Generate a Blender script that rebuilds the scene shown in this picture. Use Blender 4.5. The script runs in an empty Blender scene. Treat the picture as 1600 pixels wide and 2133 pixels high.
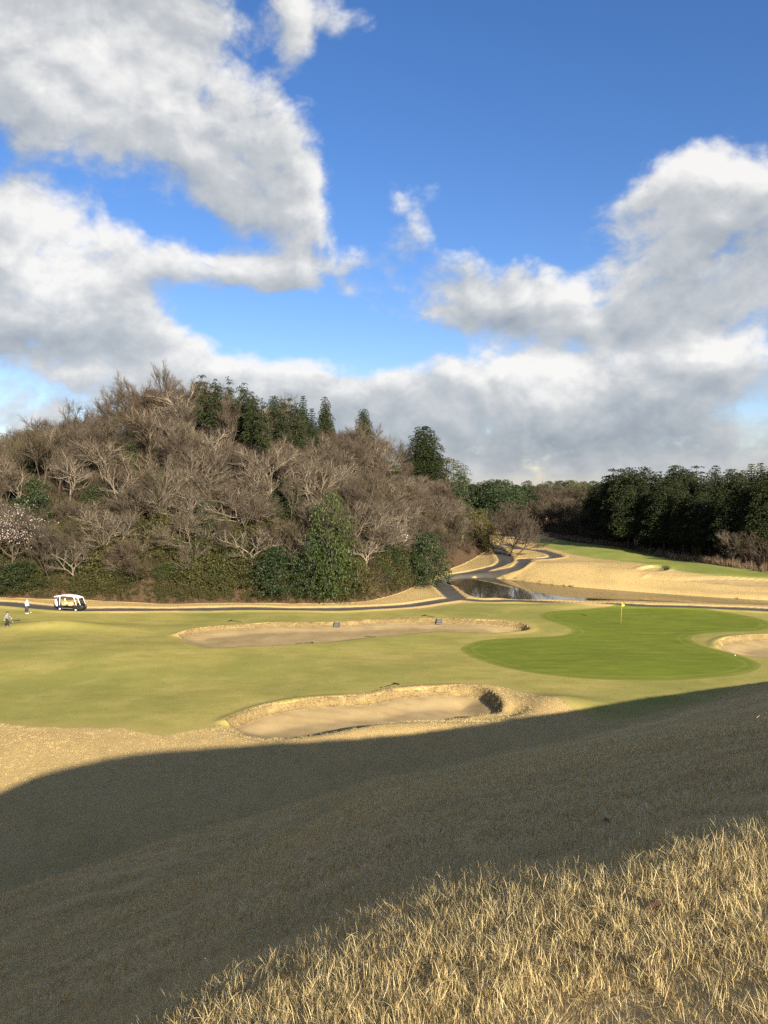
import bpy, math, random
import numpy as np
from mathutils import Vector, Matrix

R = math.radians
rng = np.random.default_rng(7)
random.seed(7)
sc = bpy.context.scene
COL = sc.collection

# ------------------------------------------------------------------ camera
EYE = np.array((0.0, 0.0, 16.0))
FPX = 1580.0            # focal length in pixels of a 1600 x 2133 frame
PITCH = R(2.03)
cam_d = bpy.data.cameras.new('camera')
cam_d.sensor_fit = 'VERTICAL'
cam_d.sensor_height = 36.0
cam_d.lens = 36.0 * FPX / 2133.0
cam_d.clip_start = 0.05
cam_d.clip_end = 9000
cam = bpy.data.objects.new('camera', cam_d)
COL.objects.link(cam)
cam.location = EYE
cam.rotation_euler = (R(90) - PITCH, 0, 0)
sc.camera = cam

# ------------------------------------------------------------------ sun, exposure
SUN_AZ, SUN_EL = R(26), R(18.1)        # behind the camera, to its right
sun_dir = Vector((math.sin(SUN_AZ) * math.cos(SUN_EL), -math.cos(SUN_AZ) * math.cos(SUN_EL), math.sin(SUN_EL)))
sun_d = bpy.data.lights.new('sun', 'SUN')
sun_d.energy = 3.9
sun_d.angle = R(0.55)
sun_d.color = (1.0, 0.88, 0.70)
sun = bpy.data.objects.new('sun', sun_d)
COL.objects.link(sun)
sun.rotation_euler = sun_dir.to_track_quat('Z', 'Y').to_euler()
sun.location = (30, -60, 60)
sc.view_settings.view_transform = 'Standard'
sc.view_settings.look = 'None'
sc.view_settings.exposure = 1.95
sc.view_settings.gamma = 1.0
sc.view_settings.use_curve_mapping = False
sc.cycles.use_denoising = False
sc.cycles.max_bounces = 5
sc.cycles.diffuse_bounces = 3
sc.cycles.glossy_bounces = 2
sc.cycles.transmission_bounces = 2
sc.cycles.transparent_max_bounces = 4
sc.cycles.caustics_reflective = False
sc.cycles.caustics_refractive = False

# ------------------------------------------------------------------ node helpers
class NT:
    def __init__(s, tree):
        s.t = tree
    def n(s, typ, **kw):
        nd = s.t.nodes.new(typ)
        for k, v in kw.items():
            setattr(nd, k, v)
        return nd
    def put(s, sock, v):
        if isinstance(v, bpy.types.NodeSocket):
            s.t.links.new(v, sock)
        elif v is not None:
            sock.default_value = v
    def m(s, op, a, b=None, c=None, clamp=False):
        nd = s.n('ShaderNodeMath', operation=op)
        nd.use_clamp = clamp
        s.put(nd.inputs[0], a); s.put(nd.inputs[1], b)
        if c is not None: s.put(nd.inputs[2], c)
        return nd.outputs[0]
    def vm(s, op, a, b=None):
        nd = s.n('ShaderNodeVectorMath', operation=op)
        s.put(nd.inputs[0], a)
        if b is not None: s.put(nd.inputs[1], b)
        return nd.outputs['Value'] if op in ('LENGTH', 'DOT_PRODUCT') else nd.outputs[0]
    def noise(s, vec, scale, detail=4, rough=0.55, dist=0.0):
        nd = s.n('ShaderNodeTexNoise')
        s.put(nd.inputs['Vector'], vec); s.put(nd.inputs['Scale'], scale)
        nd.inputs['Detail'].default_value = detail
        nd.inputs['Roughness'].default_value = rough
        nd.inputs['Distortion'].default_value = dist
        return nd.outputs[0]
    def ramp(s, fac, stops, interp='LINEAR'):
        nd = s.n('ShaderNodeValToRGB')
        cr = nd.color_ramp
        cr.interpolation = interp
        while len(cr.elements) > 1: cr.elements.remove(cr.elements[0])
        cr.elements[0].position = stops[0][0]; cr.elements[0].color = col4(stops[0][1])
        for p, c in stops[1:]:
            e = cr.elements.new(p); e.color = col4(c)
        s.put(nd.inputs[0], fac)
        return nd.outputs[0]
    def mix(s, fac, a, b, blend='MIX'):
        nd = s.n('ShaderNodeMix', data_type='RGBA', blend_type=blend)
        s.put(nd.inputs[0], fac); s.put(nd.inputs[6], col4(a) if isinstance(a, tuple) else a)
        s.put(nd.inputs[7], col4(b) if isinstance(b, tuple) else b)
        return nd.outputs[2]
    def mapr(s, v, a, b, c=0.0, d=1.0, smooth=True):
        nd = s.n('ShaderNodeMapRange')
        nd.interpolation_type = 'SMOOTHSTEP' if smooth else 'LINEAR'
        s.put(nd.inputs[0], v)
        for i, x in enumerate((a, b, c, d)): s.put(nd.inputs[i + 1], x)
        return nd.outputs[0]
    def comb(s, x, y, z=0.0):
        nd = s.n('ShaderNodeCombineXYZ')
        s.put(nd.inputs[0], x); s.put(nd.inputs[1], y); s.put(nd.inputs[2], z)
        return nd.outputs[0]
    def sep(s, v):
        nd = s.n('ShaderNodeSeparateXYZ'); s.put(nd.inputs[0], v)
        return nd.outputs
    def attr(s, name, typ='GEOMETRY'):
        nd = s.n('ShaderNodeAttribute', attribute_name=name); nd.attribute_type = typ
        return nd.outputs['Fac']

def col4(c):
    return (c[0], c[1], c[2], 1.0) if len(c) == 3 else tuple(c)

# ------------------------------------------------------------------ world: clear sky with broken cumulus
world = bpy.data.worlds.new('World')
sc.world = world
world.use_nodes = True
wt = world.node_tree
wt.nodes.clear()
W = NT(wt)
sky = W.n('ShaderNodeTexSky', sky_type='NISHITA')
sky.sun_disc = False
sky.sun_elevation = SUN_EL
sky.sun_rotation = math.pi - SUN_AZ
sky.altitude = 50
sky.air_density = 1.0
sky.dust_density = 0.5
sky.ozone_density = 2.5

def azel(px, py):
    return math.atan((px - 800) / FPX), math.atan((1010 - py) / FPX)

# cloud banks: (px, py, half width, half height, weight) turned into azimuth / elevation
BANKS = [(140, 30, 350, 150, .55), (190, 210, 290, 140, .72), (60, 300, 200, 90, .35), (330, 140, 120, 170, .45),
         (470, 290, 120, 80, .66), (580, 345, 125, 75, .68), (510, 430, 130, 75, .62), (645, 455, 70, 50, .55),
         (620, 90, 50, 90, .50), (720, 85, 90, 45, .40), (690, 40, 90, 50, .20),
         (70, 520, 190, 70, .60), (90, 620, 190, 130, .85), (230, 700, 130, 80, .35), (330, 575, 160, 48, .60), (510, 575, 100, 50, .66), (607, 575, 38, 45, .60),
         (120, 740, 260, 75, .70), (350, 770, 150, 50, .60),
         (855, 445, 46, 65, .62), (930, 430, 28, 32, .45),
         (720, 555, 100, 42, .34), (930, 590, 220, 70, .52), (1010, 655, 270, 55, .62), (1200, 640, 110, 60, .45),
         (1500, 450, 150, 85, .75), (1560, 560, 220, 130, .72), (1350, 480, 110, 50, .40), (1320, 590, 110, 90, .38), (1480, 690, 280, 80, .48),
         (1000, 790, 150, 60, .62), (1220, 830, 200, 80, .66), (1480, 800, 230, 65, .66), (620, 775, 130, 45, .55), (560, 850, 260, 60, .66),
         (800, 940, 1300, 85, .78), (800, 1010, 2000, 50, .6), (850, 870, 200, 60, .5), (60, 860, 260, 60, .35)]
AZ = np.linspace(-.50, .50, 32); EL = np.linspace(0.0, .62, 32)
CM = np.zeros((32, 32))
for (bx, by, rx, ry, wgt) in BANKS:
    a0, e0 = azel(bx, by)
    CM += wgt * np.exp(-.9 * (((AZ[None, :] - a0) * FPX / rx) ** 2 + ((EL[:, None] - e0) * FPX / ry) ** 2))
CM = np.minimum(CM, 1.0)
RANK = 15
# lit crowns and grey undersides of those banks
TONES = [(130, 610, 110, 90, .35), (230, 210, 200, 90, .30), (60, 530, 120, 40, .2), (640, 440, 60, 40, .25), (620, 80, 40, 60, .2), (1510, 400, 110, 50, .40), (1210, 640, 70, 40, .35), (1090, 790, 110, 45, .35),
         (1170, 830, 60, 45, .25), (1430, 755, 170, 28, .40), (640, 745, 90, 22, .40), (1000, 735, 60, 20, .35), (850, 430, 40, 50, .2), (1560, 700, 80, 40, .2), (330, 770, 110, 25, .25), (150, 800, 120, 18, .25),
         (250, 40, 230, 60, -.22), (20, 420, 60, 60, -.2), (80, 735, 200, 35, -.32), (900, 940, 700, 45, -.22), (1330, 900, 300, 40, -.22), (1570, 560, 130, 50, -.25), (560, 440, 90, 50, -.12), (1400, 670, 170, 45, -.22),
         (700, 840, 200, 40, -.15), (930, 570, 200, 35, -.15), (1100, 690, 150, 22, -.12), (420, 480, 120, 40, -.1)]
TM = np.zeros((32, 32))
for (bx, by, rx, ry, wgt) in TONES:
    a0, e0 = azel(bx, by)
    TM += wgt * np.exp(-.9 * (((AZ[None, :] - a0) * FPX / rx) ** 2 + ((EL[:, None] - e0) * FPX / ry) ** 2))
Ut, St, Vtt = np.linalg.svd(TM)
te_, ta_ = Ut[:, :9] * np.sqrt(St[:9]), Vtt[:9].T * np.sqrt(St[:9])
U_, S_, Vt_ = np.linalg.svd(CM)
fe = U_[:, :RANK] * np.sqrt(S_[:RANK]); fa = Vt_[:RANK].T * np.sqrt(S_[:RANK])

def curve3(t, f3):
    """three functions of t held in one colour ramp, scaled back to their own range"""
    lo = f3.min(0); hi = f3.max(0); sp = np.maximum(hi - lo, 1e-6)
    nd = W.n('ShaderNodeValToRGB'); cr = nd.color_ramp; cr.interpolation = 'CARDINAL'
    while len(cr.elements) > 1: cr.elements.remove(cr.elements[0])
    for i, v in enumerate((f3 - lo) / sp):
        e = cr.elements[0] if i == 0 else cr.elements.new(i / 31.0)
        e.position = i / 31.0; e.color = (v[0], v[1], v[2], 1)
    W.put(nd.inputs[0], t)
    mu = W.n('ShaderNodeVectorMath', operation='MULTIPLY_ADD')
    W.put(mu.inputs[0], nd.outputs[0]); mu.inputs[1].default_value = tuple(sp); mu.inputs[2].default_value = tuple(lo)
    return mu.outputs[0]

def cover(dirv, det):
    dv = W.vm('NORMALIZE', dirv)
    dx, dy, dz = W.sep(dv)
    az = W.m('ARCTAN2', dx, dy)
    el = W.m('ARCSINE', dz)
    skyv = W.vm('MULTIPLY', dv, (1.0, 1.0, 1.35))
    warp = W.n('ShaderNodeTexNoise'); W.put(warp.inputs['Vector'], skyv); warp.inputs['Scale'].default_value = 7.0
    warp.inputs['Detail'].default_value = 2.0
    wv = W.vm('SCALE', W.vm('SUBTRACT', warp.outputs['Color'], (0.5, 0.5, 0.5)))
    wv.node.inputs['Scale'].default_value = 0.085
    sw = W.vm('ADD', skyv, wv)
    n1 = W.noise(sw, 6.5, det, 0.58)
    vo = W.n('ShaderNodeTexVoronoi', feature='F1', normalize=True)
    W.put(vo.inputs['Vector'], sw); vo.inputs['Scale'].default_value = 15.0
    vo.inputs['Detail'].default_value = 2.6; vo.inputs['Roughness'].default_value = 0.55; vo.inputs['Lacunarity'].default_value = 2.3
    n2 = W.m('SUBTRACT', 0.80, vo.outputs['Distance'])
    n3 = W.noise(W.vm('MULTIPLY', dv, (1.0, 1.0, 3.0)), 2.6, 2.0, 0.5)
    fb = W.m('ADD', W.m('MULTIPLY', W.m('SUBTRACT', n1, 0.5), 1.7), W.m('MULTIPLY', W.m('SUBTRACT', n2, 0.5), 0.85))
    fb = W.m('ADD', fb, W.m('MULTIPLY', W.m('SUBTRACT', W.noise(skyv, 26.0, 4.0, 0.62), 0.5), 0.58))
    wx, wy, wz = W.sep(wv)
    ta = W.m('MULTIPLY_ADD', W.m('ADD', az, W.m('MULTIPLY', wx, .45)), 1 / 1.0, .5)
    te = W.m('MULTIPLY_ADD', W.m('ADD', el, W.m('MULTIPLY', wz, .4)), 1 / .62, 0.0)
    tot = None
    for k in range(0, RANK, 3):
        d_ = W.vm('DOT_PRODUCT', curve3(ta, fa[:, k:k + 3]), curve3(te, fe[:, k:k + 3]))
        tot = d_ if tot is None else W.m('ADD', tot, d_)
    tone = None
    for k in range(0, 9, 3):
        if det < 7: break
        d_ = W.vm('DOT_PRODUCT', curve3(ta, ta_[:, k:k + 3]), curve3(te, te_[:, k:k + 3]))
        tone = d_ if tone is None else W.m('ADD', tone, d_)
    # where no bank is known the deck goes on with the same kind of broken cover
    front = W.m('MULTIPLY', W.mapr(W.m('ABSOLUTE', az), 0.48, 0.56, 1.0, 0.0), W.mapr(el, 0.57, 0.68, 1.0, 0.0))
    gen = W.m('MULTIPLY', W.mapr(n3, 0.38, 0.66), 0.95)
    cov = W.m('ADD', W.m('MULTIPLY', tot, front), W.m('MULTIPLY', gen, W.m('SUBTRACT', 1.0, front)))
    return W.m('SUBTRACT', W.m('ADD', W.m('MULTIPLY', cov, .95), W.m('MULTIPLY', fb, 0.78)), 0.51), (W.m('MULTIPLY', tone, front) if tone is not None else None)

tc = W.n('ShaderNodeTexCoord')
d0 = tc.outputs['Generated']
c0, puff = cover(d0, 8.0)
c1, _ = cover(W.vm('ADD', d0, (0.009, 0.0, 0.022)), 6.0)       # a step up and towards the sun's side
alpha = W.mapr(c0, -0.08, 0.31)
lit = W.m('SUBTRACT', c0, c1)
thick = W.mapr(c0, 0.10, 0.85)
light = W.m('ADD', W.m('MULTIPLY', lit, 0.95), W.m('SUBTRACT', 0.54, W.m('MULTIPLY', thick, 0.12)))
sx, sy, sz = W.sep(d0)
light = W.m('ADD', W.m('ADD', light, puff), W.m('MULTIPLY', W.mapr(sz, 0.02, 0.28), 0.08), clamp=True)
ccol = W.ramp(light, [(0.0, (.84, .96, 1.12)), (0.35, (1.22, 1.32, 1.43)), (0.62, (1.62, 1.68, 1.73)), (1.0, (2.6, 2.56, 2.48))])
tint = W.mix(1.0, sky.outputs[0], (1.0, 0.92, 1.04), 'MULTIPLY')
skyc = W.n('ShaderNodeHueSaturation')
W.put(skyc.inputs['Color'], tint); skyc.inputs['Saturation'].default_value = 1.22
skyc.inputs['Value'].default_value = 0.455
up = W.mapr(sz, -0.02, 0.02)
both = W.mix(W.m('MULTIPLY', W.m('MULTIPLY', alpha, 0.96), up), skyc.outputs[0], ccol)
bg = W.n('ShaderNodeBackground'); W.put(bg.inputs[0], both); bg.inputs[1].default_value = 0.096
wo = W.n('ShaderNodeOutputWorld'); W.t.links.new(bg.outputs[0], wo.inputs[0])
world.cycles.sampling_method = 'MANUAL'
world.cycles.sample_map_resolution = 512

# ------------------------------------------------------------------ terrain height
def sstep(a, b, x):
    t = np.clip((x - a) / (b - a), 0, 1)
    return t * t * (3 - 2 * t)
def smax(a, b, k):
    h = np.clip(.5 + .5 * (a - b) / k, 0, 1)
    return b * (1 - h) + a * h + k * h * (1 - h)
def softplus(x, w):
    return w * np.logaddexp(0, x / w)
def gauss(x, y, cx, cy, rx, ry, h):
    return h * np.exp(-((x - cx) / rx) ** 2 - ((y - cy) / ry) ** 2)
def vnoise(x, y, seed, f):
    """smooth sum of sines, cheap rolling ground"""
    r = np.random.default_rng(seed)
    o = 0
    for k in range(7):
        a = r.uniform(0, 2 * math.pi); ph = r.uniform(0, 6.28); fr = f * r.uniform(.6, 1.7)
        o = o + np.sin((x * math.cos(a) + y * math.sin(a)) * fr + ph)
    return o / 7.0 * 1.4
def smooth_poly(pts, closed=True, sub=6):
    """Catmull-Rom through pts"""
    p = np.array(pts, float); n = len(p); out = []
    rngi = range(n) if closed else range(n - 1)
    for i in rngi:
        if closed:
            a, b, c, d = p[(i - 1) % n], p[i], p[(i + 1) % n], p[(i + 2) % n]
        else:
            a, b, c, d = p[max(i - 1, 0)], p[i], p[i + 1], p[min(i + 2, n - 1)]
        for k in range(sub):
            t = k / sub
            out.append(.5 * ((2 * b) + (c - a) * t + (2 * a - 5 * b + 4 * c - d) * t * t + (3 * b - a - 3 * c + d) * t ** 3))
    if not closed: out.append(p[-1])
    return np.array(out)
def seg_dist(x, y, poly, closed):
    best = np.full(x.shape, 1e9)
    n = len(poly)
    for i in range(n if closed else n - 1):
        ax, ay = poly[i]; bx, by = poly[(i + 1) % n]
        dx, dy = bx - ax, by - ay
        L = dx * dx + dy * dy + 1e-12
        t = np.clip(((x - ax) * dx + (y - ay) * dy) / L, 0, 1)
        best = np.minimum(best, (x - ax - t * dx) ** 2 + (y - ay - t * dy) ** 2)
    return np.sqrt(best)
def sdf(x, y, poly, far=1e9):
    """signed distance, positive inside; points farther than `far` from the bounding box get -far"""
    x = np.asarray(x, float); y = np.asarray(y, float)
    res = np.full(x.shape, -far if far < 1e8 else -1e4)
    lo, hi = poly.min(0) - far, poly.max(0) + far
    msk = (x > lo[0]) & (x < hi[0]) & (y > lo[1]) & (y < hi[1])
    if not msk.any(): return res
    px, py = x[msk], y[msk]
    d = seg_dist(px, py, poly, True)
    ins = np.zeros(px.shape, bool)
    n = len(poly)
    for i in range(n):
        ax, ay = poly[i]; bx, by = poly[(i + 1) % n]
        if ay == by: continue
        c = ((ay > py) != (by > py)) & (px < (bx - ax) * (py - ay) / (by - ay) + ax)
        ins ^= c
    res[msk] = np.where(ins, d, -np.minimum(d, far))
    return res

HILL = smooth_poly([(-260, 102), (-120, 105), (-75, 105), (-50, 103), (-30, 102), (-12, 102.3), (-3, 104.5), (3, 112), (5.5, 122), (9, 132),
                    (13, 143), (19, 157), (24, 171), (25, 195), (12, 290), (-260, 290)], sub=4)
WOOD = smooth_poly([(20, 264), (36, 252), (43, 232), (46, 203), (50, 180), (55, 162), (57.5, 146), (61, 132), (66, 120), (76, 106), (84, 92), (88, 74),
                    (120, 60), (420, 60), (420, 520), (-60, 520), (-60, 300)], sub=4)
ZCX = np.array([-260, -120, -92, -76, -62, -47, -28, -12, 0, 12, 24, 60.])
ZCZ = np.array([10, 11, 12, 14.5, 21.5, 30.5, 27, 23, 22, 20.5, 17, 10.])

def near_hill(x, y):
    xs = 4 + .55 * np.clip(y, 0, 60)
    xr = xs - softplus(xs - x, 1.0)
    b = .235 * xr - .23 * softplus(-(x + .75), .22) + .12 * softplus(-(x + 3.5), .8)
    b = b - .8 * sstep(5, 15, x) * (1 - sstep(10, 60, y))
    ye = np.where(y < -6, -6 + 8 * np.tanh((y + 6) / 8), y)
    crest = 3.75 - .14 * np.clip(x, 0, 2.5) + .5 * np.clip(x, -1.4, 0) + .05 * np.sin(x * 1.7) + .04 * np.sin(x * 4.1)
    a = .15 * ye + .228 * softplus(ye - crest, .14)
    u = .05 * vnoise(x, y, 3, .22) * sstep(8, 30, y) + .02 * vnoise(x, y, 5, 1.3)
    n_ = 14.4 + b - a
    u = u + 1.15 * np.exp(-((n_ - 3.6) / 2.3) ** 2) * sstep(3, -7, x)
    return n_ + u - .02 * vnoise(np.zeros(1), np.zeros(1), 5, 1.3)

def valley(x, y):
    z = .24 * vnoise(x, y, 11, .16) + .07 * vnoise(x, y, 12, .5)
    z = z + gauss(x, y, -70, 104, 26, 16, 1.0)              # bank that lifts the cart path at the left
    z = z + gauss(x, y, -36, 84, 6.5, 2.2, .75) + gauss(x, y, -30, 70, 16, 6, .3)
    z = z + gauss(x, y, 3.5, 47.3, 9, 2.3, .95) + gauss(x, y, 12.5, 53.5, 3.2, 2.6, .8)
    z = z + gauss(x, y, -15, 34, 9, 5, -.9)
    z = z + gauss(x, y, 24, 99.5, 9, 2.2, .35)
    # land beyond the pond
    east = sstep(14, 26, x)
    bank = np.interp(x, [10, 24, 37, 55, 80], [136, 129.5, 118.5, 110, 99])
    z = z + east * (2.0 * sstep(-1, 9, y - bank) + .30 * vnoise(x, y, 21, .13) * sstep(122, 140, y))
    z = z + gauss(x, y, 34, 133, 12, 5, .4)
    z = z + .6 * sstep(126, 165, y) * (1 - east)
    return z

def hill_part(x, y):
    d = sdf(x, y, HILL)
    zc = np.interp(x, ZCX, ZCZ)
    dd = np.maximum(d, 0)
    z = zc * np.tanh((.82 + .28 * sstep(-14, 6, x)) * dd / zc) + .8 * vnoise(x, y, 31, .12) * sstep(3, 20, dd) + .25 * vnoise(x, y, 32, .5) * sstep(1, 6, dd)
    return z, d
def wood_part(x, y):
    d = sdf(x, y, WOOD)
    dd = np.maximum(d, 0)
    z = 9 * np.tanh(.22 * dd / 9) + gauss(x, y, 106, 94, 19, 30, 12.0) * sstep(0, 8, dd) + .4 * vnoise(x, y, 41, .15) * sstep(2, 12, dd)  # gauss ridge added out of view at right, to shade the wood
    return z, d

POND_Z = -.5
def H0(x, y):
    """ground without bunkers, pond and path cuts"""
    x = np.asarray(x, float); y = np.asarray(y, float)
    v = valley(x, y)
    zh, dh = hill_part(x, y)
    zw, dw = wood_part(x, y)
    v = v + zh + zw
    far = sstep(320, 700, np.hypot(x, y))
    v = v * (1 - .6 * far)
    n = near_hill(x, y)
    n = n - np.maximum(np.hypot(x, y) - 90, 0) * .3
    return smax(n, v, .8)

def ray(px, py):
    cx, cy = (px - 800) / FPX, (1066.5 - py) / FPX
    return np.array((cx, math.cos(PITCH) + cy * math.sin(PITCH), -math.sin(PITCH) + cy * math.cos(PITCH)))
def on_plane(px, py, z):
    d = ray(px, py); t = (z - EYE[2]) / d[2]
    return EYE + d * t
def P(px, py, zoff=0.0):
    """the point of the valley floor seen at a place in the photograph, two-step estimate on the rolling ground"""
    z = 0.0
    for _ in range(5):
        p = on_plane(px, py, z)
        z = .5 * z + .5 * (float(H0(p[0], p[1])) + zoff)
    return p
def polyP(pts, z=None, sub=5, closed=True):
    q = [(on_plane(a, b, z) if z is not None else P(a, b))[:2] for a, b in pts]
    return smooth_poly(q, closed, sub)

FAIRWAY = polyP([(-700, 1240), (-300, 1250), (0, 1263), (170, 1276), (400, 1275), (750, 1273), (880, 1267), (960, 1256), (1100, 1254), (1180, 1258), (1300, 1268), (1450, 1264),
                 (1600, 1274), (1800, 1292), (1800, 1405), (1600, 1422), (1500, 1452), (1300, 1500), (1240, 1500), (1185, 1474), (1120, 1452), (1060, 1436),
                 (1000, 1427), (900, 1430), (800, 1438), (700, 1454), (600, 1468), (530, 1490), (450, 1514), (340, 1530), (250, 1516), (200, 1519), (60, 1512),
                 (-100, 1505), (-400, 1500)], sub=4)
GREEN = polyP([(960, 1352), (975, 1340), (1010, 1331), (1080, 1327), (1150, 1325), (1185, 1318), (1188, 1310), (1160, 1300), (1130, 1290), (1122, 1281), (1150, 1274),
               (1220, 1270), (1300, 1267), (1400, 1268), (1500, 1274), (1570, 1285), (1612, 1300), (1590, 1314), (1500, 1318), (1452, 1322), (1440, 1331),
               (1470, 1345), (1530, 1360), (1578, 1378), (1582, 1390), (1540, 1405), (1470, 1412), (1380, 1417), (1280, 1417), (1180, 1412), (1090, 1400), (1010, 1378)], z=0.0)
BUNKERS = {
    'near': (polyP([(488, 1511), (520, 1492), (570, 1476), (640, 1465), (720, 1460), (780, 1456), (830, 1445), (900, 1439), (960, 1436), (1000, 1440), (1020, 1456), (1030, 1474),
                    (990, 1486), (930, 1494), (860, 1506), (780, 1522), (700, 1534), (600, 1540), (535, 1536)], z=0.0), .95),
    'far': (polyP([(378, 1328), (400, 1316), (450, 1309), (530, 1304), (620, 1301), (700, 1298), (760, 1292), (840, 1290), (920, 1292), (1000, 1296), (1060, 1300), (1085, 1304),
                   (1088, 1312), (1030, 1315), (960, 1313), (900, 1311), (830, 1318), (760, 1325), (680, 1336), (600, 1342), (500, 1346), (430, 1347)], z=0.0), .7),
    'green_side': (polyP([(1505, 1343), (1530, 1331), (1600, 1327), (1720, 1330), (1720, 1366), (1600, 1364), (1540, 1356)], z=0.0), .8),
    'over_pond': (polyP([(1352, 1208), (1400, 1204), (1500, 1206), (1600, 1209), (1700, 1212), (1700, 1221), (1560, 1217), (1420, 1213)]), .25),
    'small_far': (polyP([(1338, 1187), (1350, 1183), (1372, 1181), (1384, 1183), (1384, 1188), (1360, 1189)]), .5),
}
POND = polyP([(943, 1213), (952, 1207), (1000, 1204), (1060, 1208), (1100, 1213), (1180, 1222), (1300, 1232), (1450, 1243), (1600, 1252), (1800, 1263), (1800, 1277),
              (1600, 1264), (1400, 1258), (1200, 1252), (1060, 1249.5), (1010, 1247), (985, 1240), (960, 1222)], z=POND_Z)
FAR_FAIRWAY = polyP([(1110, 1128), (1180, 1124), (1290, 1137), (1350, 1150), (1400, 1164), (1480, 1176), (1560, 1186), (1700, 1200), (1700, 1208), (1540, 1203), (1430, 1193), (1380, 1184), (1280, 1169),
                     (1200, 1158), (1140, 1142)])
PATHS = [polyP(p, closed=False, sub=6) for p in (
    [(-400, 1243), (-150, 1248), (0, 1257), (60, 1262), (110, 1267), (170, 1270.5), (300, 1270), (450, 1269), (600, 1269), (750, 1267.5), (850, 1262), (910, 1253), (955, 1248), (1010, 1252), (1100, 1252),
     (1300, 1259), (1450, 1264.5), (1600, 1271), (1800, 1284)],
    [(955, 1248), (940, 1237), (926, 1224), (922, 1213), (945, 1201), (985, 1192), (1015, 1185), (1042, 1177), (1054, 1168), (1050, 1158), (1040, 1147), (1030, 1137)],
    [(985, 1192), (1010, 1193), (1050, 1189), (1080, 1181), (1093, 1172), (1092, 1166), (1120, 1165.5), (1143, 1164), (1157, 1161), (1150, 1155), (1120, 1148), (1080, 1143), (1048, 1134)])]
PATH_W = [1.35, 1.45, 1.3]

def fields(x, y):
    """region fields (positive inside), and the final height"""
    z = H0(x, y)
    out = {}
    pd = sdf(x, y, POND, 9.0)
    z = z * (1 - .8 * sstep(-1.5, .6, pd)) - 1.5 * sstep(-2.2, 1.0, pd) * sstep(-9, -.0, pd)
    path = np.full(x.shape, -9.0)
    near = (y > 90) & (y < 260) & (np.abs(x) < 140)
    for pl, w in zip(PATHS, PATH_W):
        dd = np.full(x.shape, 9.0)
        dd[near] = np.minimum(seg_dist(x[near], y[near], pl, False), 9.0)
        path = np.maximum(path, w - dd)
    z = z - .10 * sstep(-.15, .15, path) + .16 * np.exp(-((path + .6) / .45) ** 2)
    out['path'] = path
    fair = sdf(x, y, FAIRWAY, 30.0)
    fair2 = sdf(x, y, FAR_FAIRWAY, 30.0)
    bunk = {}
    lip = np.full(x.shape, -9.0)
    for k, (pl, dep) in BUNKERS.items():
        d = sdf(x, y, pl, 5.0)
        m = d > -4.9
        fw = np.zeros(x.shape); right = np.zeros(x.shape)
        if m.any():
            xe = np.linspace(pl[:, 0].min() + .05, pl[:, 0].max() - .05, 80)
            nxt = np.roll(pl, -1, 0); lo_, hi_ = [], []
            for q in xe:
                cr = (pl[:, 0] - q) * (nxt[:, 0] - q) <= 0
                A, B = pl[cr], nxt[cr]; yy = A[:, 1] + (B[:, 1] - A[:, 1]) * (q - A[:, 0]) / np.where(np.abs(B[:, 0] - A[:, 0]) < 1e-9, 1e-9, B[:, 0] - A[:, 0])
                lo_.append(yy.min()); hi_.append(yy.max())
            yn, yf = np.interp(x[m], xe, lo_), np.interp(x[m], xe, hi_)
            fw[m] = sstep(.15, .85, (y[m] - yn) / np.maximum(yf - yn, .4))
            right[m] = sstep(xe[-1] - 4.5, xe[-1] - .5, x[m])
            fw = np.maximum(fw, right * .9)
        steep = .52 * sstep(-.6, .0, d) + .48 * sstep(-.1, 2.4, d); soft = sstep(-1.4, 2.2, d)
        s = steep * fw + soft * (1 - fw)
        z = z - dep * (1 + .4 * right) * s + .12 * fw * np.exp(-((d + .85) / .5) ** 2)
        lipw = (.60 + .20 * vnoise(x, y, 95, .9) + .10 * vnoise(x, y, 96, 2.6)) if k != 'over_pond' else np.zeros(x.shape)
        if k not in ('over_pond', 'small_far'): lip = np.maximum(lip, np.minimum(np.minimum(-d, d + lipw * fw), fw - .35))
        bunk[k] = d
        wob = .25 * np.sin(x * 1.9 + y) + .2 * np.sin(x * 4.3 - y * 2.1)
        fair = np.minimum(fair, -d - (lipw + .06) * fw)
    # grassy hollow right of the near bunker
    c = P(1058, 1474)
    z = z + gauss(x, y, c[0], c[1], 1.6, 1.2, -.5)
    out['lip'] = lip
    out['bunk'] = bunk
    out['fair'] = fair + .18 * np.sin(x * .9 + .7 * y) + .1 * np.sin(x * 2.7 - y)
    out['fair2'] = fair2
    out['green'] = sdf(x, y, GREEN, 12.0)
    out['pond'] = pd
    out['hill'] = sdf(x, y, HILL, 30.0)
    out['wood'] = sdf(x, y, WOOD, 30.0)
    out['z'] = z
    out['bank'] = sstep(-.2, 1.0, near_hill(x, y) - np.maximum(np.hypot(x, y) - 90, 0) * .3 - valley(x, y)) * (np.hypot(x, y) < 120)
    return out

def Hf(x, y):
    x = np.atleast_1d(np.asarray(x, float)); y = np.atleast_1d(np.asarray(y, float))
    return fields(x, y)['z']

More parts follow.
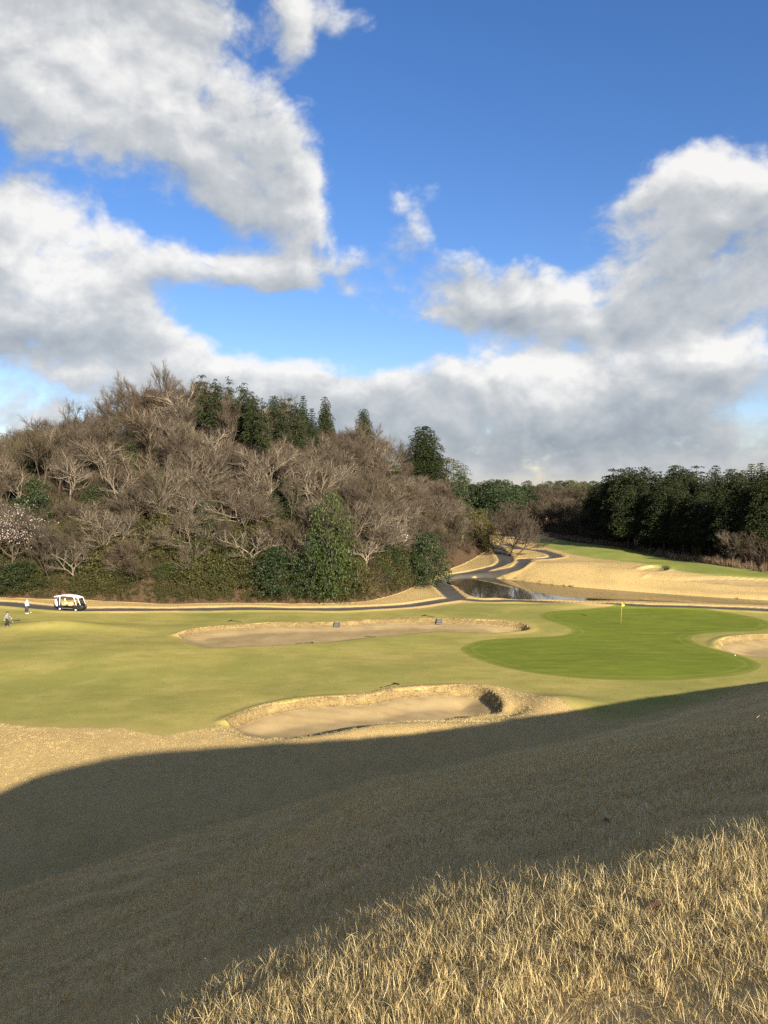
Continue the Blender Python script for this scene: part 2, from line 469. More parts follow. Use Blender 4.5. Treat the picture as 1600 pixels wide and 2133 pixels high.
# ------------------------------------------------------------------ mesh helpers
def mesh_np(name, V, F, mat=None, parent=None, attrs=None, smooth=True, loc=None):
    V = np.asarray(V, np.float32); F = np.asarray(F, np.int32)
    me = bpy.data.meshes.new(name)
    me.vertices.add(len(V)); me.vertices.foreach_set('co', V.ravel())
    k = F.shape[1]
    me.loops.add(F.size); me.loops.foreach_set('vertex_index', F.ravel())
    me.polygons.add(len(F))
    me.polygons.foreach_set('loop_start', np.arange(0, F.size, k, dtype=np.int32))
    me.polygons.foreach_set('use_smooth', np.full(len(F), smooth, bool))
    for an, av in (attrs or {}).items():
        a = me.attributes.new(an, 'FLOAT', 'POINT'); a.data.foreach_set('value', np.asarray(av, np.float32))
    me.update(calc_edges=True)
    if mat: me.materials.append(mat)
    o = bpy.data.objects.new(name, me)
    COL.objects.link(o)
    if parent: o.parent = parent
    if loc is not None: o.location = loc
    return o
def tag(o, label=None, cat=None, group=None, kind=None):
    if label: o['label'] = label
    if cat: o['category'] = cat
    if group: o['group'] = group
    if kind: o['kind'] = kind
    return o
def empty(name, loc, rz=0, s=1.0):
    o = bpy.data.objects.new(name, None); COL.objects.link(o)
    o.empty_display_size = .3
    o.location = loc; o.rotation_euler = (0, 0, rz); o.scale = (s, s, s)
    return o

class MB:
    def __init__(s): s.v = []; s.f = []
    def box(s, c, d, M=None):
        n = len(s.v)
        for z in (-.5, .5):
            for y in (-.5, .5):
                for x in (-.5, .5):
                    p = Vector((c[0] + x * d[0], c[1] + y * d[1], c[2] + z * d[2]))
                    s.v.append(tuple(M @ p) if M else tuple(p))
        for q in ((0, 2, 3, 1), (4, 5, 7, 6), (0, 1, 5, 4), (2, 6, 7, 3), (0, 4, 6, 2), (1, 3, 7, 5)):
            s.f.append(tuple(n + i for i in q))
        return s
    def tube(s, pts, rads, k=6, cap=True):
        pts = [Vector(p) for p in pts]; n0 = len(s.v)
        for i, p in enumerate(pts):
            t = (pts[min(i + 1, len(pts) - 1)] - pts[max(i - 1, 0)])
            t = t.normalized() if t.length > 1e-9 else Vector((0, 0, 1))
            a = t.orthogonal().normalized() if i == 0 else (a - t * a.dot(t)).normalized()
            b = t.cross(a)
            for j in range(k):
                th = 2 * math.pi * j / k
                s.v.append(tuple(p + (a * math.cos(th) + b * math.sin(th)) * rads[i]))
        for i in range(len(pts) - 1):
            for j in range(k):
                s.f.append((n0 + i * k + j, n0 + i * k + (j + 1) % k, n0 + (i + 1) * k + (j + 1) % k, n0 + (i + 1) * k + j))
        if cap:
            s.f.append(tuple(n0 + j for j in range(k))[::-1]); e = n0 + (len(pts) - 1) * k
            s.f.append(tuple(e + j for j in range(k)))
        return s
    def loft(s, rings, cap=True):
        n0 = len(s.v); k = len(rings[0])
        for r in rings: s.v.extend(tuple(p) for p in r)
        for i in range(len(rings) - 1):
            for j in range(k):
                s.f.append((n0 + i * k + j, n0 + i * k + (j + 1) % k, n0 + (i + 1) * k + (j + 1) % k, n0 + (i + 1) * k + j))
        if cap:
            s.f.append(tuple(n0 + j for j in range(k))[::-1]); e = n0 + (len(rings) - 1) * k
            s.f.append(tuple(e + j for j in range(k)))
        return s
    def prism(s, prof, x0, x1):
        """profile of (y, z) points extruded along x"""
        return s.loft([[(x0, a, b) for a, b in prof], [(x1, a, b) for a, b in prof]])
    def build(s, name, mat, parent=None, smooth=False, bevel=0, loc=None):
        me = bpy.data.meshes.new(name); me.from_pydata(s.v, [], s.f); me.update()
        if smooth: me.polygons.foreach_set('use_smooth', [True] * len(me.polygons))
        if mat: me.materials.append(mat)
        o = bpy.data.objects.new(name, me); COL.objects.link(o)
        if parent: o.parent = parent
        if loc is not None: o.location = loc
        if bevel:
            b = o.modifiers.new('bevel', 'BEVEL'); b.width = bevel; b.segments = 2; b.limit_method = 'ANGLE'
        return o

# ------------------------------------------------------------------ materials
def material(name):
    m = bpy.data.materials.new(name); m.use_nodes = True
    t = m.node_tree; t.nodes.clear()
    n = NT(t)
    b = n.n('ShaderNodeBsdfPrincipled'); o = n.n('ShaderNodeOutputMaterial')
    t.links.new(b.outputs[0], o.inputs[0])
    b.inputs['Roughness'].default_value = .8
    b.inputs['Specular IOR Level'].default_value = .2
    n.b = b; n.out = o
    return m, n
def plain(name, c, rough=.6, metal=0, spec=.4, var=.12, scale=9.0):
    m, n = material(name)
    tcx = n.n('ShaderNodeTexCoord')
    f = n.noise(tcx.outputs['Object'], scale, 4)
    k = n.mapr(f, .3, .7, 1 - var, 1 + var)
    mul = n.vm('SCALE', tuple(c)); n.put(mul.node.inputs['Scale'], k)
    n.put(n.b.inputs['Base Color'], mul)
    n.b.inputs['Roughness'].default_value = rough; n.b.inputs['Metallic'].default_value = metal
    n.b.inputs['Specular IOR Level'].default_value = spec
    return m
def bump(n, h, strength, dist):
    bp = n.n('ShaderNodeBump'); bp.inputs['Strength'].default_value = strength
    bp.inputs['Distance'].default_value = dist
    n.put(bp.inputs['Height'], h); n.put(n.b.inputs['Normal'], bp.outputs[0])
def position(n):
    return n.n('ShaderNodeNewGeometry').outputs['Position']

def m_rough():
    m, n = material('dry_rough_grass')
    p = position(n)
    big = n.noise(p, .11, 4, .6); mid = n.noise(p, .9, 5, .65); fine = n.noise(p, 9.0, 5, .7)
    vf = n.noise(n.vm('MULTIPLY', p, (1, .6, 1)), 38.0, 3, .7)
    c = n.ramp(fine, [(.25, (0.335, 0.224, 0.096)), (.45, (0.507, 0.364, 0.160)), (.6, (0.616, 0.447, 0.204)), (.78, (0.692, 0.527, 0.265))])
    c = n.mix(n.mapr(mid, .45, .72, 0, .45), c, (0.368, 0.264, 0.112), 'MIX')
    c = n.mix(n.mapr(big, .48, .70, 0, .35), c, (0.335, 0.259, 0.096))
    c = n.mix(n.mapr(vf, .35, .7, .34, 0.0), c, (0.151, 0.100, 0.043))
    bk = n.attr('edge')          # uncut straw on the bank, shorter mown rough below darkened in colour for shade
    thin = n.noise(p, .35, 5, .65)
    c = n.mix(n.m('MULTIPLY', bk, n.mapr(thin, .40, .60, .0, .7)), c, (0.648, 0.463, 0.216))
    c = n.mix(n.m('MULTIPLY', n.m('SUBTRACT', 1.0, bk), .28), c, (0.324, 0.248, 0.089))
    n.put(n.b.inputs['Base Color'], c)
    h = n.m('ADD', n.m('MULTIPLY', fine, .7), n.m('MULTIPLY', vf, .5))
    bump(n, h, .7, .12)
    n.b.inputs['Roughness'].default_value = .95; n.b.inputs['Specular IOR Level'].default_value = .05
    return m
def m_fairway(name, tint=(1, 1, 1)):
    m, n = material(name)
    p = position(n)
    big = n.noise(p, .06, 5, .6); mid = n.noise(n.vm('MULTIPLY', p, (.45, 1, 1)), .55, 5, .65); fine = n.noise(p, 7.0, 5, .7)
    mot = n.noise(p, .22, 6, .65)
    c = n.ramp(mid, [(.28, (0.219, 0.198, 0.049)), (.48, (0.284, 0.251, 0.068)), (.70, (0.358, 0.304, 0.096))])
    c = n.mix(n.mapr(big, .42, .62, 0, .75), c, (0.191, 0.198, 0.049))
    c = n.mix(n.mapr(mot, .48, .72, 0, .55), c, (0.372, 0.304, 0.104))
    c = n.mix(n.mapr(fine, .35, .7, .30, 0.0), c, (0.158, 0.141, 0.037))
    edge = n.attr('edge')
    c = n.mix(n.mapr(edge, 0, 2.2, .55, 0), c, (0.335, 0.264, 0.092))
    spot = n.noise(p, 1.7, 2, .5)
    c = n.mix(n.mapr(spot, .73, .77, 0, .55), c, (0.102, 0.075, 0.026))
    n.put(n.b.inputs['Base Color'], n.mix(1.0, c, tint, 'MULTIPLY'))
    bump(n, fine, .35, .05)
    n.b.inputs['Roughness'].default_value = .92; n.b.inputs['Specular IOR Level'].default_value = .08
    return m
def m_green():
    m, n = material('putting_green_turf')
    p = position(n)
    mid = n.noise(n.vm('MULTIPLY', p, (.35, 1.3, 1)), .8, 6, .68); fine = n.noise(p, 6.0, 4, .7)
    big = n.noise(p, .11, 3, .5)
    c = n.ramp(mid, [(.30, (0.090, 0.120, 0.011)), (.5, (0.135, 0.162, 0.017)), (.72, (0.198, 0.207, 0.033))])
    c = n.mix(n.mapr(big, .4, .68, 0, .5), c, (0.113, 0.145, 0.015))
    c = n.mix(n.mapr(fine, .4, .7, .3, 0), c, (0.081, 0.108, 0.012))
    edge = n.attr('edge')
    # mown ring just inside the collar
    ring = n.m('MULTIPLY', n.mapr(edge, .9, 1.15), n.mapr(edge, 1.25, 1.6, 1, 0))
    c = n.mix(n.m('MULTIPLY', ring, .28), c, (0.216, 0.224, 0.053))
    c = n.mix(n.mapr(edge, -.2, 1.0, .55, 0), c, (0.234, 0.207, 0.053))
    n.put(n.b.inputs['Base Color'], c)
    bump(n, fine, .12, .03)
    n.b.inputs['Roughness'].default_value = .9; n.b.inputs['Specular IOR Level'].default_value = .1
    return m
def m_sand():
    m, n = material('bunker_sand')
    p = position(n)
    w = n.n('ShaderNodeTexWave', wave_type='RINGS', rings_direction='Z')
    n.put(w.inputs['Vector'], n.vm('ADD', n.vm('MULTIPLY', p, (.55, 1.0, 1)), (3.0, -50.0, 0))); w.inputs['Scale'].default_value = .30
    w.inputs['Distortion'].default_value = 9.0; w.inputs['Detail'].default_value = 3; w.inputs['Detail Scale'].default_value = .35
    mid = n.noise(p, .5, 5, .6); fine = n.noise(p, 10, 4, .7)
    c = n.ramp(mid, [(.3, (0.266, 0.196, 0.093)), (.55, (0.324, 0.241, 0.117)), (.75, (0.367, 0.283, 0.144))])
    c = n.mix(n.m('MULTIPLY', n.mapr(w.outputs['Fac'], .45, .85), n.mapr(mid, .35, .6, .6, .08)), c, (0.238, 0.175, 0.087))
    c = n.mix(n.mapr(fine, .4, .7, .25, 0), c, (0.238, 0.182, 0.102))
    n.put(n.b.inputs['Base Color'], c)
    bump(n, n.m('ADD', n.m('MULTIPLY', w.outputs['Fac'], .3), n.m('MULTIPLY', fine, .8)), .3, .05)
    n.b.inputs['Roughness'].default_value = .95; n.b.inputs['Specular IOR Level'].default_value = .05
    return m
def m_asphalt():
    m, n = material('path_asphalt')
    p = position(n)
    a = n.noise(p, .5, 5, .6); b = n.noise(p, 20, 3, .7)
    c = n.ramp(a, [(.3, (.058, .053, .047)), (.6, (.086, .079, .070)), (.8, (.125, .114, .10))])
    c = n.mix(n.mapr(n.attr('edge'), 0, .5, .5, 0), c, (.15, .12, .08))
    n.put(n.b.inputs['Base Color'], c); bump(n, b, .3, .01)
    n.b.inputs['Roughness'].default_value = .95; n.b.inputs['Specular IOR Level'].default_value = .05
    return m
def m_litter():
    m, n = material('leaf_litter')
    p = position(n)
    a = n.noise(p, .35, 6, .65); b = n.noise(p, 5.0, 5, .75)
    c = n.ramp(b, [(.3, (.030, .020, .012)), (.5, (.075, .048, .029)), (.72, (.135, .088, .053))])
    c = n.mix(n.mapr(a, .5, .72, 0, .6), c, (.055, .058, .022))
    n.put(n.b.inputs['Base Color'], c); bump(n, b, .8, .25)
    n.b.inputs['Roughness'].default_value = .95; n.b.inputs['Specular IOR Level'].default_value = .05
    return m
def m_water():
    m, n = material('pond_water')
    p = position(n)
    w = n.noise(n.vm('MULTIPLY', p, (.6, 1.6, 1)), 1.6, 3, .5)
    n.b.inputs['Base Color'].default_value = (.04, .037, .024, 1)
    n.b.inputs['Roughness'].default_value = .04
    n.b.inputs['Specular IOR Level'].default_value = .5
    n.b.inputs['IOR'].default_value = 1.33
    bump(n, w, .03, .05)
    return m
def m_leaf(name, stops, rough=.6, trans=.25, spec=.3):
    m, n = material(name)
    oi = n.n('ShaderNodeObjectInfo')
    f = n.m('ADD', n.m('MULTIPLY', n.attr('tint'), .75), n.m('MULTIPLY', oi.outputs['Random'], .25))
    c = n.ramp(f, stops)
    n.put(n.b.inputs['Base Color'], c)
    n.b.inputs['Roughness'].default_value = rough; n.b.inputs['Specular IOR Level'].default_value = spec
    if trans:
        tr = n.n('ShaderNodeBsdfTranslucent'); n.put(tr.inputs[0], c)
        mx = n.n('ShaderNodeMixShader'); mx.inputs[0].default_value = trans
        n.t.links.new(n.b.outputs[0], mx.inputs[1]); n.t.links.new(tr.outputs[0], mx.inputs[2])
        n.t.links.new(mx.outputs[0], n.out.inputs[0])
    return m
def m_bark(name, a, b, scale=3.0):
    m, n = material(name)
    oi = n.n('ShaderNodeObjectInfo')
    tcx = n.n('ShaderNodeTexCoord')
    f = n.noise(n.vm('MULTIPLY', tcx.outputs['Object'], (1, 1, .4)), scale, 4, .65)
    c = n.ramp(n.m('ADD', n.m('MULTIPLY', f, .75), n.m('MULTIPLY', oi.outputs['Random'], .3)), [(.3, a), (.75, b)])
    n.put(n.b.inputs['Base Color'], c)
    n.b.inputs['Roughness'].default_value = .9
    return m

M = {}
M['rough'] = m_rough()
M['fairway'] = m_fairway('fairway_turf')
M['fairway2'] = m_fairway('far_fairway_turf', (.80, .96, .85))
M['green'] = m_green()
M['sand'] = m_sand()
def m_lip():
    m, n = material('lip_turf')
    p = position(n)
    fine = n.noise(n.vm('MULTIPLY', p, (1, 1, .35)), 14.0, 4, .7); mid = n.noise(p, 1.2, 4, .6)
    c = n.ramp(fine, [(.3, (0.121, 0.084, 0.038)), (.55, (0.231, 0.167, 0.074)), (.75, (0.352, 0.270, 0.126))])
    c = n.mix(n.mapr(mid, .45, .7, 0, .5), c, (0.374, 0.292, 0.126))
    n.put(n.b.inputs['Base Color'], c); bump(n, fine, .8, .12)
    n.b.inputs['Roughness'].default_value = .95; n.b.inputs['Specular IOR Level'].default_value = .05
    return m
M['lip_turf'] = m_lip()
M['asphalt'] = m_asphalt()
M['litter'] = m_litter()
M['water'] = m_water()

# ------------------------------------------------------------------ the ground, one sheet split along region outlines
def lin(*segs):
    out = []
    for a, b, d in segs: out.append(np.arange(a, b, d))
    return np.concatenate(out)
rows = np.concatenate([-np.geomspace(2500, 12, 18), lin((-11, 0, .8), (0, 9, .16), (9, 24, .30), (24, 42, .36), (42, 68, .22), (68, 112, .27), (112, 150, .45), (150, 210, .9), (210, 330, 3)),
                       np.geomspace(330, 5000, 18)])
sc_in = np.linspace(-1, 1, 431)
outer = np.geomspace(1.02, 60, 26)
cols = np.concatenate([-outer[::-1], sc_in, outer])
Wd = 8 + .62 * np.abs(rows)
GX = cols[None, :] * Wd[:, None]
GY = np.repeat(rows[:, None], len(cols), 1)
fx, fy = GX.ravel(), GY.ravel()
FD = fields(fx, fy)
nr, nc = GX.shape
idx = np.arange(nr * nc).reshape(nr, nc)
a, b, c, d = idx[:-1, :-1].ravel(), idx[:-1, 1:].ravel(), idx[1:, 1:].ravel(), idx[1:, :-1].ravel()
T0 = np.concatenate([np.stack([a, b, c], 1), np.stack([a, c, d], 1)])

class Sheet:
    """triangles plus any number of per-vertex fields, cut exactly along the zero line of one field"""
    def __init__(s, V, T): s.V, s.T = V, T          # V: (n, k) columns x y z fields...
    def cut(s, col):
        f = s.V[:, col]
        ins = (f[s.T] > 0); cnt = ins.sum(1)
        full, none = s.T[cnt == 3], s.T[cnt == 0]
        newV = [s.V]; base = len(s.V); inT, outT = [full], [none]
        for want in (1, 2):
            t = s.T[cnt == want]
            if not len(t): continue
            lone = (f[t] > 0) if want == 1 else ~(f[t] > 0)
            k = lone.argmax(1); r = np.arange(len(t))
            A, B, C = t[r, k], t[r, (k + 1) % 3], t[r, (k + 2) % 3]
            def cutp(p, q):
                w = f[p] / (f[p] - f[q]); return s.V[p] + (s.V[q] - s.V[p]) * w[:, None]
            ab, ac = cutp(A, B), cutp(A, C)
            i1 = base + np.arange(len(t)); i2 = i1 + len(t); base += 2 * len(t)
            newV += [ab, ac]
            tip = np.stack([A, i1, i2], 1)
            rest = np.concatenate([np.stack([i1, B, C], 1), np.stack([i1, C, i2], 1)])
            (inT if want == 1 else outT).append(tip); (outT if want == 1 else inT).append(rest)
        V = np.concatenate(newV)
        return Sheet(V, np.concatenate(inT)), Sheet(V, np.concatenate(outT))
    def compact(s):
        u, inv = np.unique(s.T, return_inverse=True)
        return s.V[u], inv.reshape(s.T.shape)

names = ['x', 'y', 'z', 'bank', 'lip', 'path', 'green', 'fair', 'fair2', 'hill', 'wood'] + list(BUNKERS)
colid = {k: i for i, k in enumerate(names)}
VV = np.stack([fx, fy, FD['z'], FD['bank'], FD['lip'], FD['path'], FD['green'], FD['fair'], FD['fair2'], FD['hill'], FD['wood']] + [FD['bunk'][k] for k in BUNKERS], 1)
rest = Sheet(VV, T0)
def emit(sheet, name, mat, field=None, label=None):
    V, T = sheet.compact()
    at = {'edge': V[:, colid[field]]} if field else None
    o = mesh_np(name, V[:, :3], T, mat, attrs=at)
    tag(o, label=label, kind='structure')
    return o
BL = {'near': 'long raked sand bunker with dry grass lip below the shaded bank', 'far': 'long shallow sand bunker with two sets of steps near the cart path',
      'green_side': 'sand bunker set into the right side of the putting green', 'over_pond': 'pale flat sand bunker on the bank beyond the pond',
      'small_far': 'small sand bunker with dark shadow beside the far fairway'}
for k in BUNKERS:
    ins, rest = rest.cut(colid[k]); emit(ins, 'sand_bunker', M['sand'], k, BL[k])
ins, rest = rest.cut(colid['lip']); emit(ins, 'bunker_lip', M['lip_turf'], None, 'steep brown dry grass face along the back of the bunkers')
ins, rest = rest.cut(colid['green']); emit(ins, 'putting_green', M['green'], 'green', 'bright green kidney shaped putting green with flagstick')
ins, rest = rest.cut(colid['path']); emit(ins, 'cart_path', M['asphalt'], 'path', 'narrow grey asphalt cart path winding past the pond')
ins, rest = rest.cut(colid['fair']); emit(ins, 'fairway', M['fairway'], 'fair', 'mown yellow green fairway around the bunkers')
ins, rest = rest.cut(colid['fair2']); emit(ins, 'fairway', M['fairway2'], 'fair2', 'green fairway strip beyond the pond')
ins, rest = rest.cut(colid['hill']); emit(ins, 'hillside', M['litter'], None, 'steep hillside of brown leaf litter under bare trees')
ins, rest = rest.cut(colid['wood']); emit(ins, 'woodland_floor', M['litter'], None, 'dark woodland floor under the cedars')
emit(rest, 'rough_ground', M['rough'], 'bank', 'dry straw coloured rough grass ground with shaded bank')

# pond surface
lo, hi = POND.min(0) - 3, POND.max(0) + 3
nv = len(POND); cen = POND.mean(0)
me = bpy.data.meshes.new('pond_water')
big = [(p[0] + (p[0] - cen[0]) * .0, p[1], POND_Z) for p in POND]
nrm = np.roll(POND, -1, 0) - np.roll(POND, 1, 0); nrm = np.stack([nrm[:, 1], -nrm[:, 0]], 1); nrm /= np.linalg.norm(nrm, axis=1)[:, None]
area = .5 * np.sum(POND[:, 0] * np.roll(POND[:, 1], -1) - POND[:, 1] * np.roll(POND[:, 0], -1))
off = POND + nrm * (0.7 if area > 0 else -0.7)
me.from_pydata([(p[0], p[1], POND_Z) for p in off], [], [tuple(range(nv)) if area > 0 else tuple(range(nv))[::-1]])
me.materials.append(M['water'])
o = bpy.data.objects.new('pond_water', me); COL.objects.link(o)
tag(o, 'still dark pond reflecting sky and hillside behind the cart path', kind='structure')

def HG(x, y):
    """height of the ground mesh, read back from its grid"""
    x = np.atleast_1d(np.asarray(x, float)); y = np.atleast_1d(np.asarray(y, float))
    i = np.clip(np.searchsorted(rows, y) - 1, 0, nr - 2)
    v = (y - rows[i]) / (rows[i + 1] - rows[i])
    w = Wd[i] + (Wd[i + 1] - Wd[i]) * v
    s_ = x / w
    j = np.clip(np.searchsorted(cols, s_) - 1, 0, nc - 2)
    u = (s_ - cols[j]) / (cols[j + 1] - cols[j])
    Z = FD['z'].reshape(nr, nc)
    return (Z[i, j] * (1 - u) + Z[i, j + 1] * u) * (1 - v) + (Z[i + 1, j] * (1 - u) + Z[i + 1, j + 1] * u) * v
def HS(x, y):
    return float(HG(x, y)[0])
# ------------------------------------------------------------------ plant materials
M['bark_pale'] = m_bark('pale_bark', (.105, .086, .062), (.225, .19, .142))
M['bark_brown'] = m_bark('brown_bark', (.040, .031, .022), (.090, .071, .050))
M['bark_dark'] = m_bark('dark_bark', (.035, .028, .022), (.075, .06, .046))
M['twig_grey'] = m_bark('grey_twig', (.046, .037, .027), (.084, .068, .048), .6)
M['twig_red'] = m_bark('reddish_twig', (.042, .031, .021), (.076, .057, .038), .6)
M['twig_olive'] = m_bark('olive_twig', (.040, .035, .018), (.072, .062, .031), .6)
M['leaf_dark'] = m_leaf('dark_evergreen_leaf', [(0, (.011, .022, .007)), (.5, (.024, .042, .011)), (1, (.052, .078, .022))], spec=.4)
M['leaf_mid'] = m_leaf('evergreen_leaf', [(0, (.022, .038, .010)), (.5, (.046, .066, .016)), (1, (.095, .110, .030))], spec=.35)
M['leaf_big'] = m_leaf('glossy_evergreen_leaf', [(0, (.014, .028, .006)), (.5, (.032, .052, .010)), (1, (.070, .095, .022))], spec=.35)
M['leaf_olive'] = m_leaf('olive_leaf', [(0, (.040, .040, .012)), (.5, (.085, .080, .023)), (1, (.150, .132, .040))])
M['leaf_cedar'] = m_leaf('cedar_needles', [(0, (.010, .016, .006)), (.45, (.022, .031, .011)), (.8, (.038, .044, .017)), (1, (.070, .048, .022))], rough=.8, trans=.1, spec=.15)
M['blossom'] = m_leaf('pale_blossom', [(0, (.38, .30, .28)), (.6, (.55, .47, .44)), (1, (.70, .65, .62))], trans=.3)
M['white_blossom'] = m_leaf('white_blossom', [(0, (.62, .60, .56)), (1, (.88, .87, .84))], trans=.3)
M['straw'] = m_leaf('dry_grass_blade', [(0, (.15, .092, .034)), (.25, (.36, .25, .096)), (.5, (.56, .435, .195)), (.8, (.73, .60, .305)), (1, (.83, .73, .46))], trans=.22, rough=.55, spec=.35)
M['reed'] = m_leaf('dry_reed', [(0, (.10, .068, .042)), (.6, (.19, .138, .085)), (1, (.28, .215, .14))], trans=.2)
M['lip'] = m_leaf('lip_grass', [(0, (.08, .055, .03)), (.6, (.17, .125, .065)), (1, (.28, .215, .115))], trans=.2)
M['bamboo'] = m_leaf('bamboo_grass_leaf', [(0, (.018, .021, .006)), (.5, (.044, .045, .013)), (.85, (.088, .078, .023)), (1, (.15, .112, .05))], trans=.25)
M['brush'] = m_leaf('dry_brush_stem', [(0, (.026, .018, .012)), (.5, (.055, .038, .025)), (1, (.105, .075, .048))], trans=0)

# ------------------------------------------------------------------ plant generators
class Strips:
    """thin tapered ribbons, two faces each way along a short curve"""
    def __init__(s): s.v = []; s.f = []; s.t = []
    def add(s, pts, w0, w1, side, tint=.5):
        n0 = len(s.v); k = len(pts)
        for i, p in enumerate(pts):
            w = (w0 + (w1 - w0) * i / (k - 1)) * .5
            s.v.append((p[0] - side[0] * w, p[1] - side[1] * w, p[2] - side[2] * w))
            s.v.append((p[0] + side[0] * w, p[1] + side[1] * w, p[2] + side[2] * w))
            s.t += [tint, tint]
        for i in range(k - 1):
            s.f.append((n0 + 2 * i, n0 + 2 * i + 1, n0 + 2 * i + 3, n0 + 2 * i + 2))

def perp_rand(d, rnd):
    while True:
        v = Vector((rnd.gauss(0, 1), rnd.gauss(0, 1), rnd.gauss(0, 1)))
        v -= d * v.dot(d)
        if v.length > .1: return v.normalized()

def bare_tree(seed, H=10.0, stems=1, lean=(0, 0), counts=(5, 6, 7, 7), spread=.8, up=.22, trunk_frac=.34, r0=.19):
    rnd = random.Random(seed)
    wood = MB(); tw = Strips(); br = Strips(); tips = []
    wob = (.10, .22, .26, .22, .15)
    def grow(level, p, d, L, r):
        ns = (4, 5, 4, 3, 2)[level]
        pts = [p.copy()]; dirs = [d.copy()]
        for i in range(ns):
            d = (d + perp_rand(d, rnd) * wob[level] * rnd.random() * 1.6 + Vector((0, 0, 1)) * up * (.0, .12, .3, .35, .25)[level]).normalized()
            p = p + d * (L / ns); pts.append(p.copy()); dirs.append(d.copy())
        if level <= 2:
            kk = (7, 5, 4)[level]
            rr = [r * (1 - .55 * i / ns) for i in range(ns + 1)]
            wood.tube([tuple(q) for q in pts], rr, kk, cap=False)
        else:
            (br if level == 3 else tw).add([tuple(q) for q in pts], (.055, .026)[level - 3], (.022, .012)[level - 3], tuple(perp_rand(d, rnd)), rnd.random())
        if level == 4:
            tips.append(tuple(p)); return
        n = counts[level]
        for j in range(n):
            t = (.45 if level == 0 else .22) + (.55 if level == 0 else .78) * (j + rnd.random()) / n
            i = min(int(t * ns), ns - 1); f = t * ns - i
            q = pts[i].lerp(pts[i + 1], f); dd = dirs[i + 1]
            ang = R(rnd.uniform(24, 62)) * spread * (1.0 if level else 1.05)
            nd = (dd * math.cos(ang) + perp_rand(dd, rnd) * math.sin(ang)).normalized()
            if nd.z < -.25: nd.z *= -.3; nd.normalize()
            LL = (H * .50, H * .27, H * .155, H * .085)[level] * rnd.uniform(.7, 1.2) * (1.12 - .42 * t)
            grow(level + 1, q, nd, LL, r * (.56, .48, .4, .3)[level] * rnd.uniform(.8, 1.15))
    for s_ in range(stems):
        a = rnd.uniform(0, 6.28); tl = .0 if stems == 1 else .38
        d = Vector((lean[0] + math.cos(a) * tl, lean[1] + math.sin(a) * tl, 1)).normalized()
        grow(0, Vector((math.cos(a) * .12 * (stems > 1), math.sin(a) * .12 * (stems > 1), -.5)), d, H * trunk_frac * rnd.uniform(.9, 1.1) + .5, r0 * (1 if stems == 1 else .72))
    n0 = len(wood.v); wood.v += br.v; wood.f += [tuple(n0 + k for k in f) for f in br.f]
    return wood, tw, np.array(tips)

def quads(C, D, U, L, Wd, tint):
    """leaf-shaped rhombs: centre C, long axis D, cross axis U (all n x 3)"""
    n = len(C)
    L = np.broadcast_to(np.asarray(L, float).reshape(-1, 1), (n, 1)); Wd = np.broadcast_to(np.asarray(Wd, float).reshape(-1, 1), (n, 1))
    V = np.stack([C - D * L * .5, C + U * Wd * .5 + D * L * .05, C + D * L * .5, C - U * Wd * .5 + D * L * .05], 1).reshape(-1, 3)
    F = np.arange(4 * n).reshape(n, 4)
    return V, F, np.repeat(tint, 4)
def unit(v): return v / np.maximum(np.linalg.norm(v, axis=1, keepdims=True), 1e-9)
def leaf_cloud(seed, clumps, per, size, droop=.2, tint_top=.35):
    """clumps: list of (x, y, z, rx, rz); leaves sit on the outside of each clump"""
    r = np.random.default_rng(seed)
    Cs, Ds, Us, Ts = [], [], [], []
    for (x, y, z, rx, rz) in clumps:
        n = max(6, int(per * rx * rx))
        u = unit(r.normal(size=(n, 3))); u[:, 2] = np.where(u[:, 2] < -.35, -u[:, 2], u[:, 2])
        rad = r.uniform(.55, 1.05, (n, 1)) ** .6
        Cs.append(np.array((x, y, z)) + u * rad * np.array((rx, rx, rz)))
        d = unit(u + r.normal(size=(n, 3)) * .7 - np.array((0, 0, droop)))
        Ds.append(d); Us.append(unit(np.cross(d, r.normal(size=(n, 3)))))
        Ts.append(np.clip(r.normal(.42, .2, n), 0, 1))
    C, D, U, T = map(np.concatenate, (Cs, Ds, Us, Ts))
    s_ = size * r.uniform(.6, 1.35, len(C))
    return quads(C, D, U, s_, s_ * .62, T)
def evergreen(seed, H=6.0, Rr=3.0, base=.08, n=80, per=130, size=.20, cone=.4):
    r = random.Random(seed); cl = []
    for i in range(n):
        t = base + (1 - base) * (i + r.random()) / n
        prof = max(math.sin(math.pi * (.10 + .86 * t) ** .9), 0) ** .6 * (1 - cone * t) / (1 - cone * .5)
        rad = Rr * max(prof, .12); a = i * 2.4 + r.uniform(-.5, .5); q = rad * r.uniform(.3, 1.12)
        s_ = Rr * r.uniform(.22, .40) * (1 - .35 * t)
        cl.append((math.cos(a) * q, math.sin(a) * q, t * H - s_ * .4, s_, s_ * r.uniform(.6, .85)))
    lf = leaf_cloud(seed, cl, per, size)
    tr = MB(); tr.tube([(0, 0, -.6), (.1, .05, H * .35), (0, .1, H * .8)], [.16, .12, .04], 6)
    for k in range(7):
        c = cl[int(n * .15) + k * (n // 9)]
        z0 = c[2] * .6; tr.tube([(0, 0, z0), (c[0] * .5, c[1] * .5, z0 + (c[2] - z0) * .7), c[:3]], [.06, .045, .02], 4)
    return tr, lf
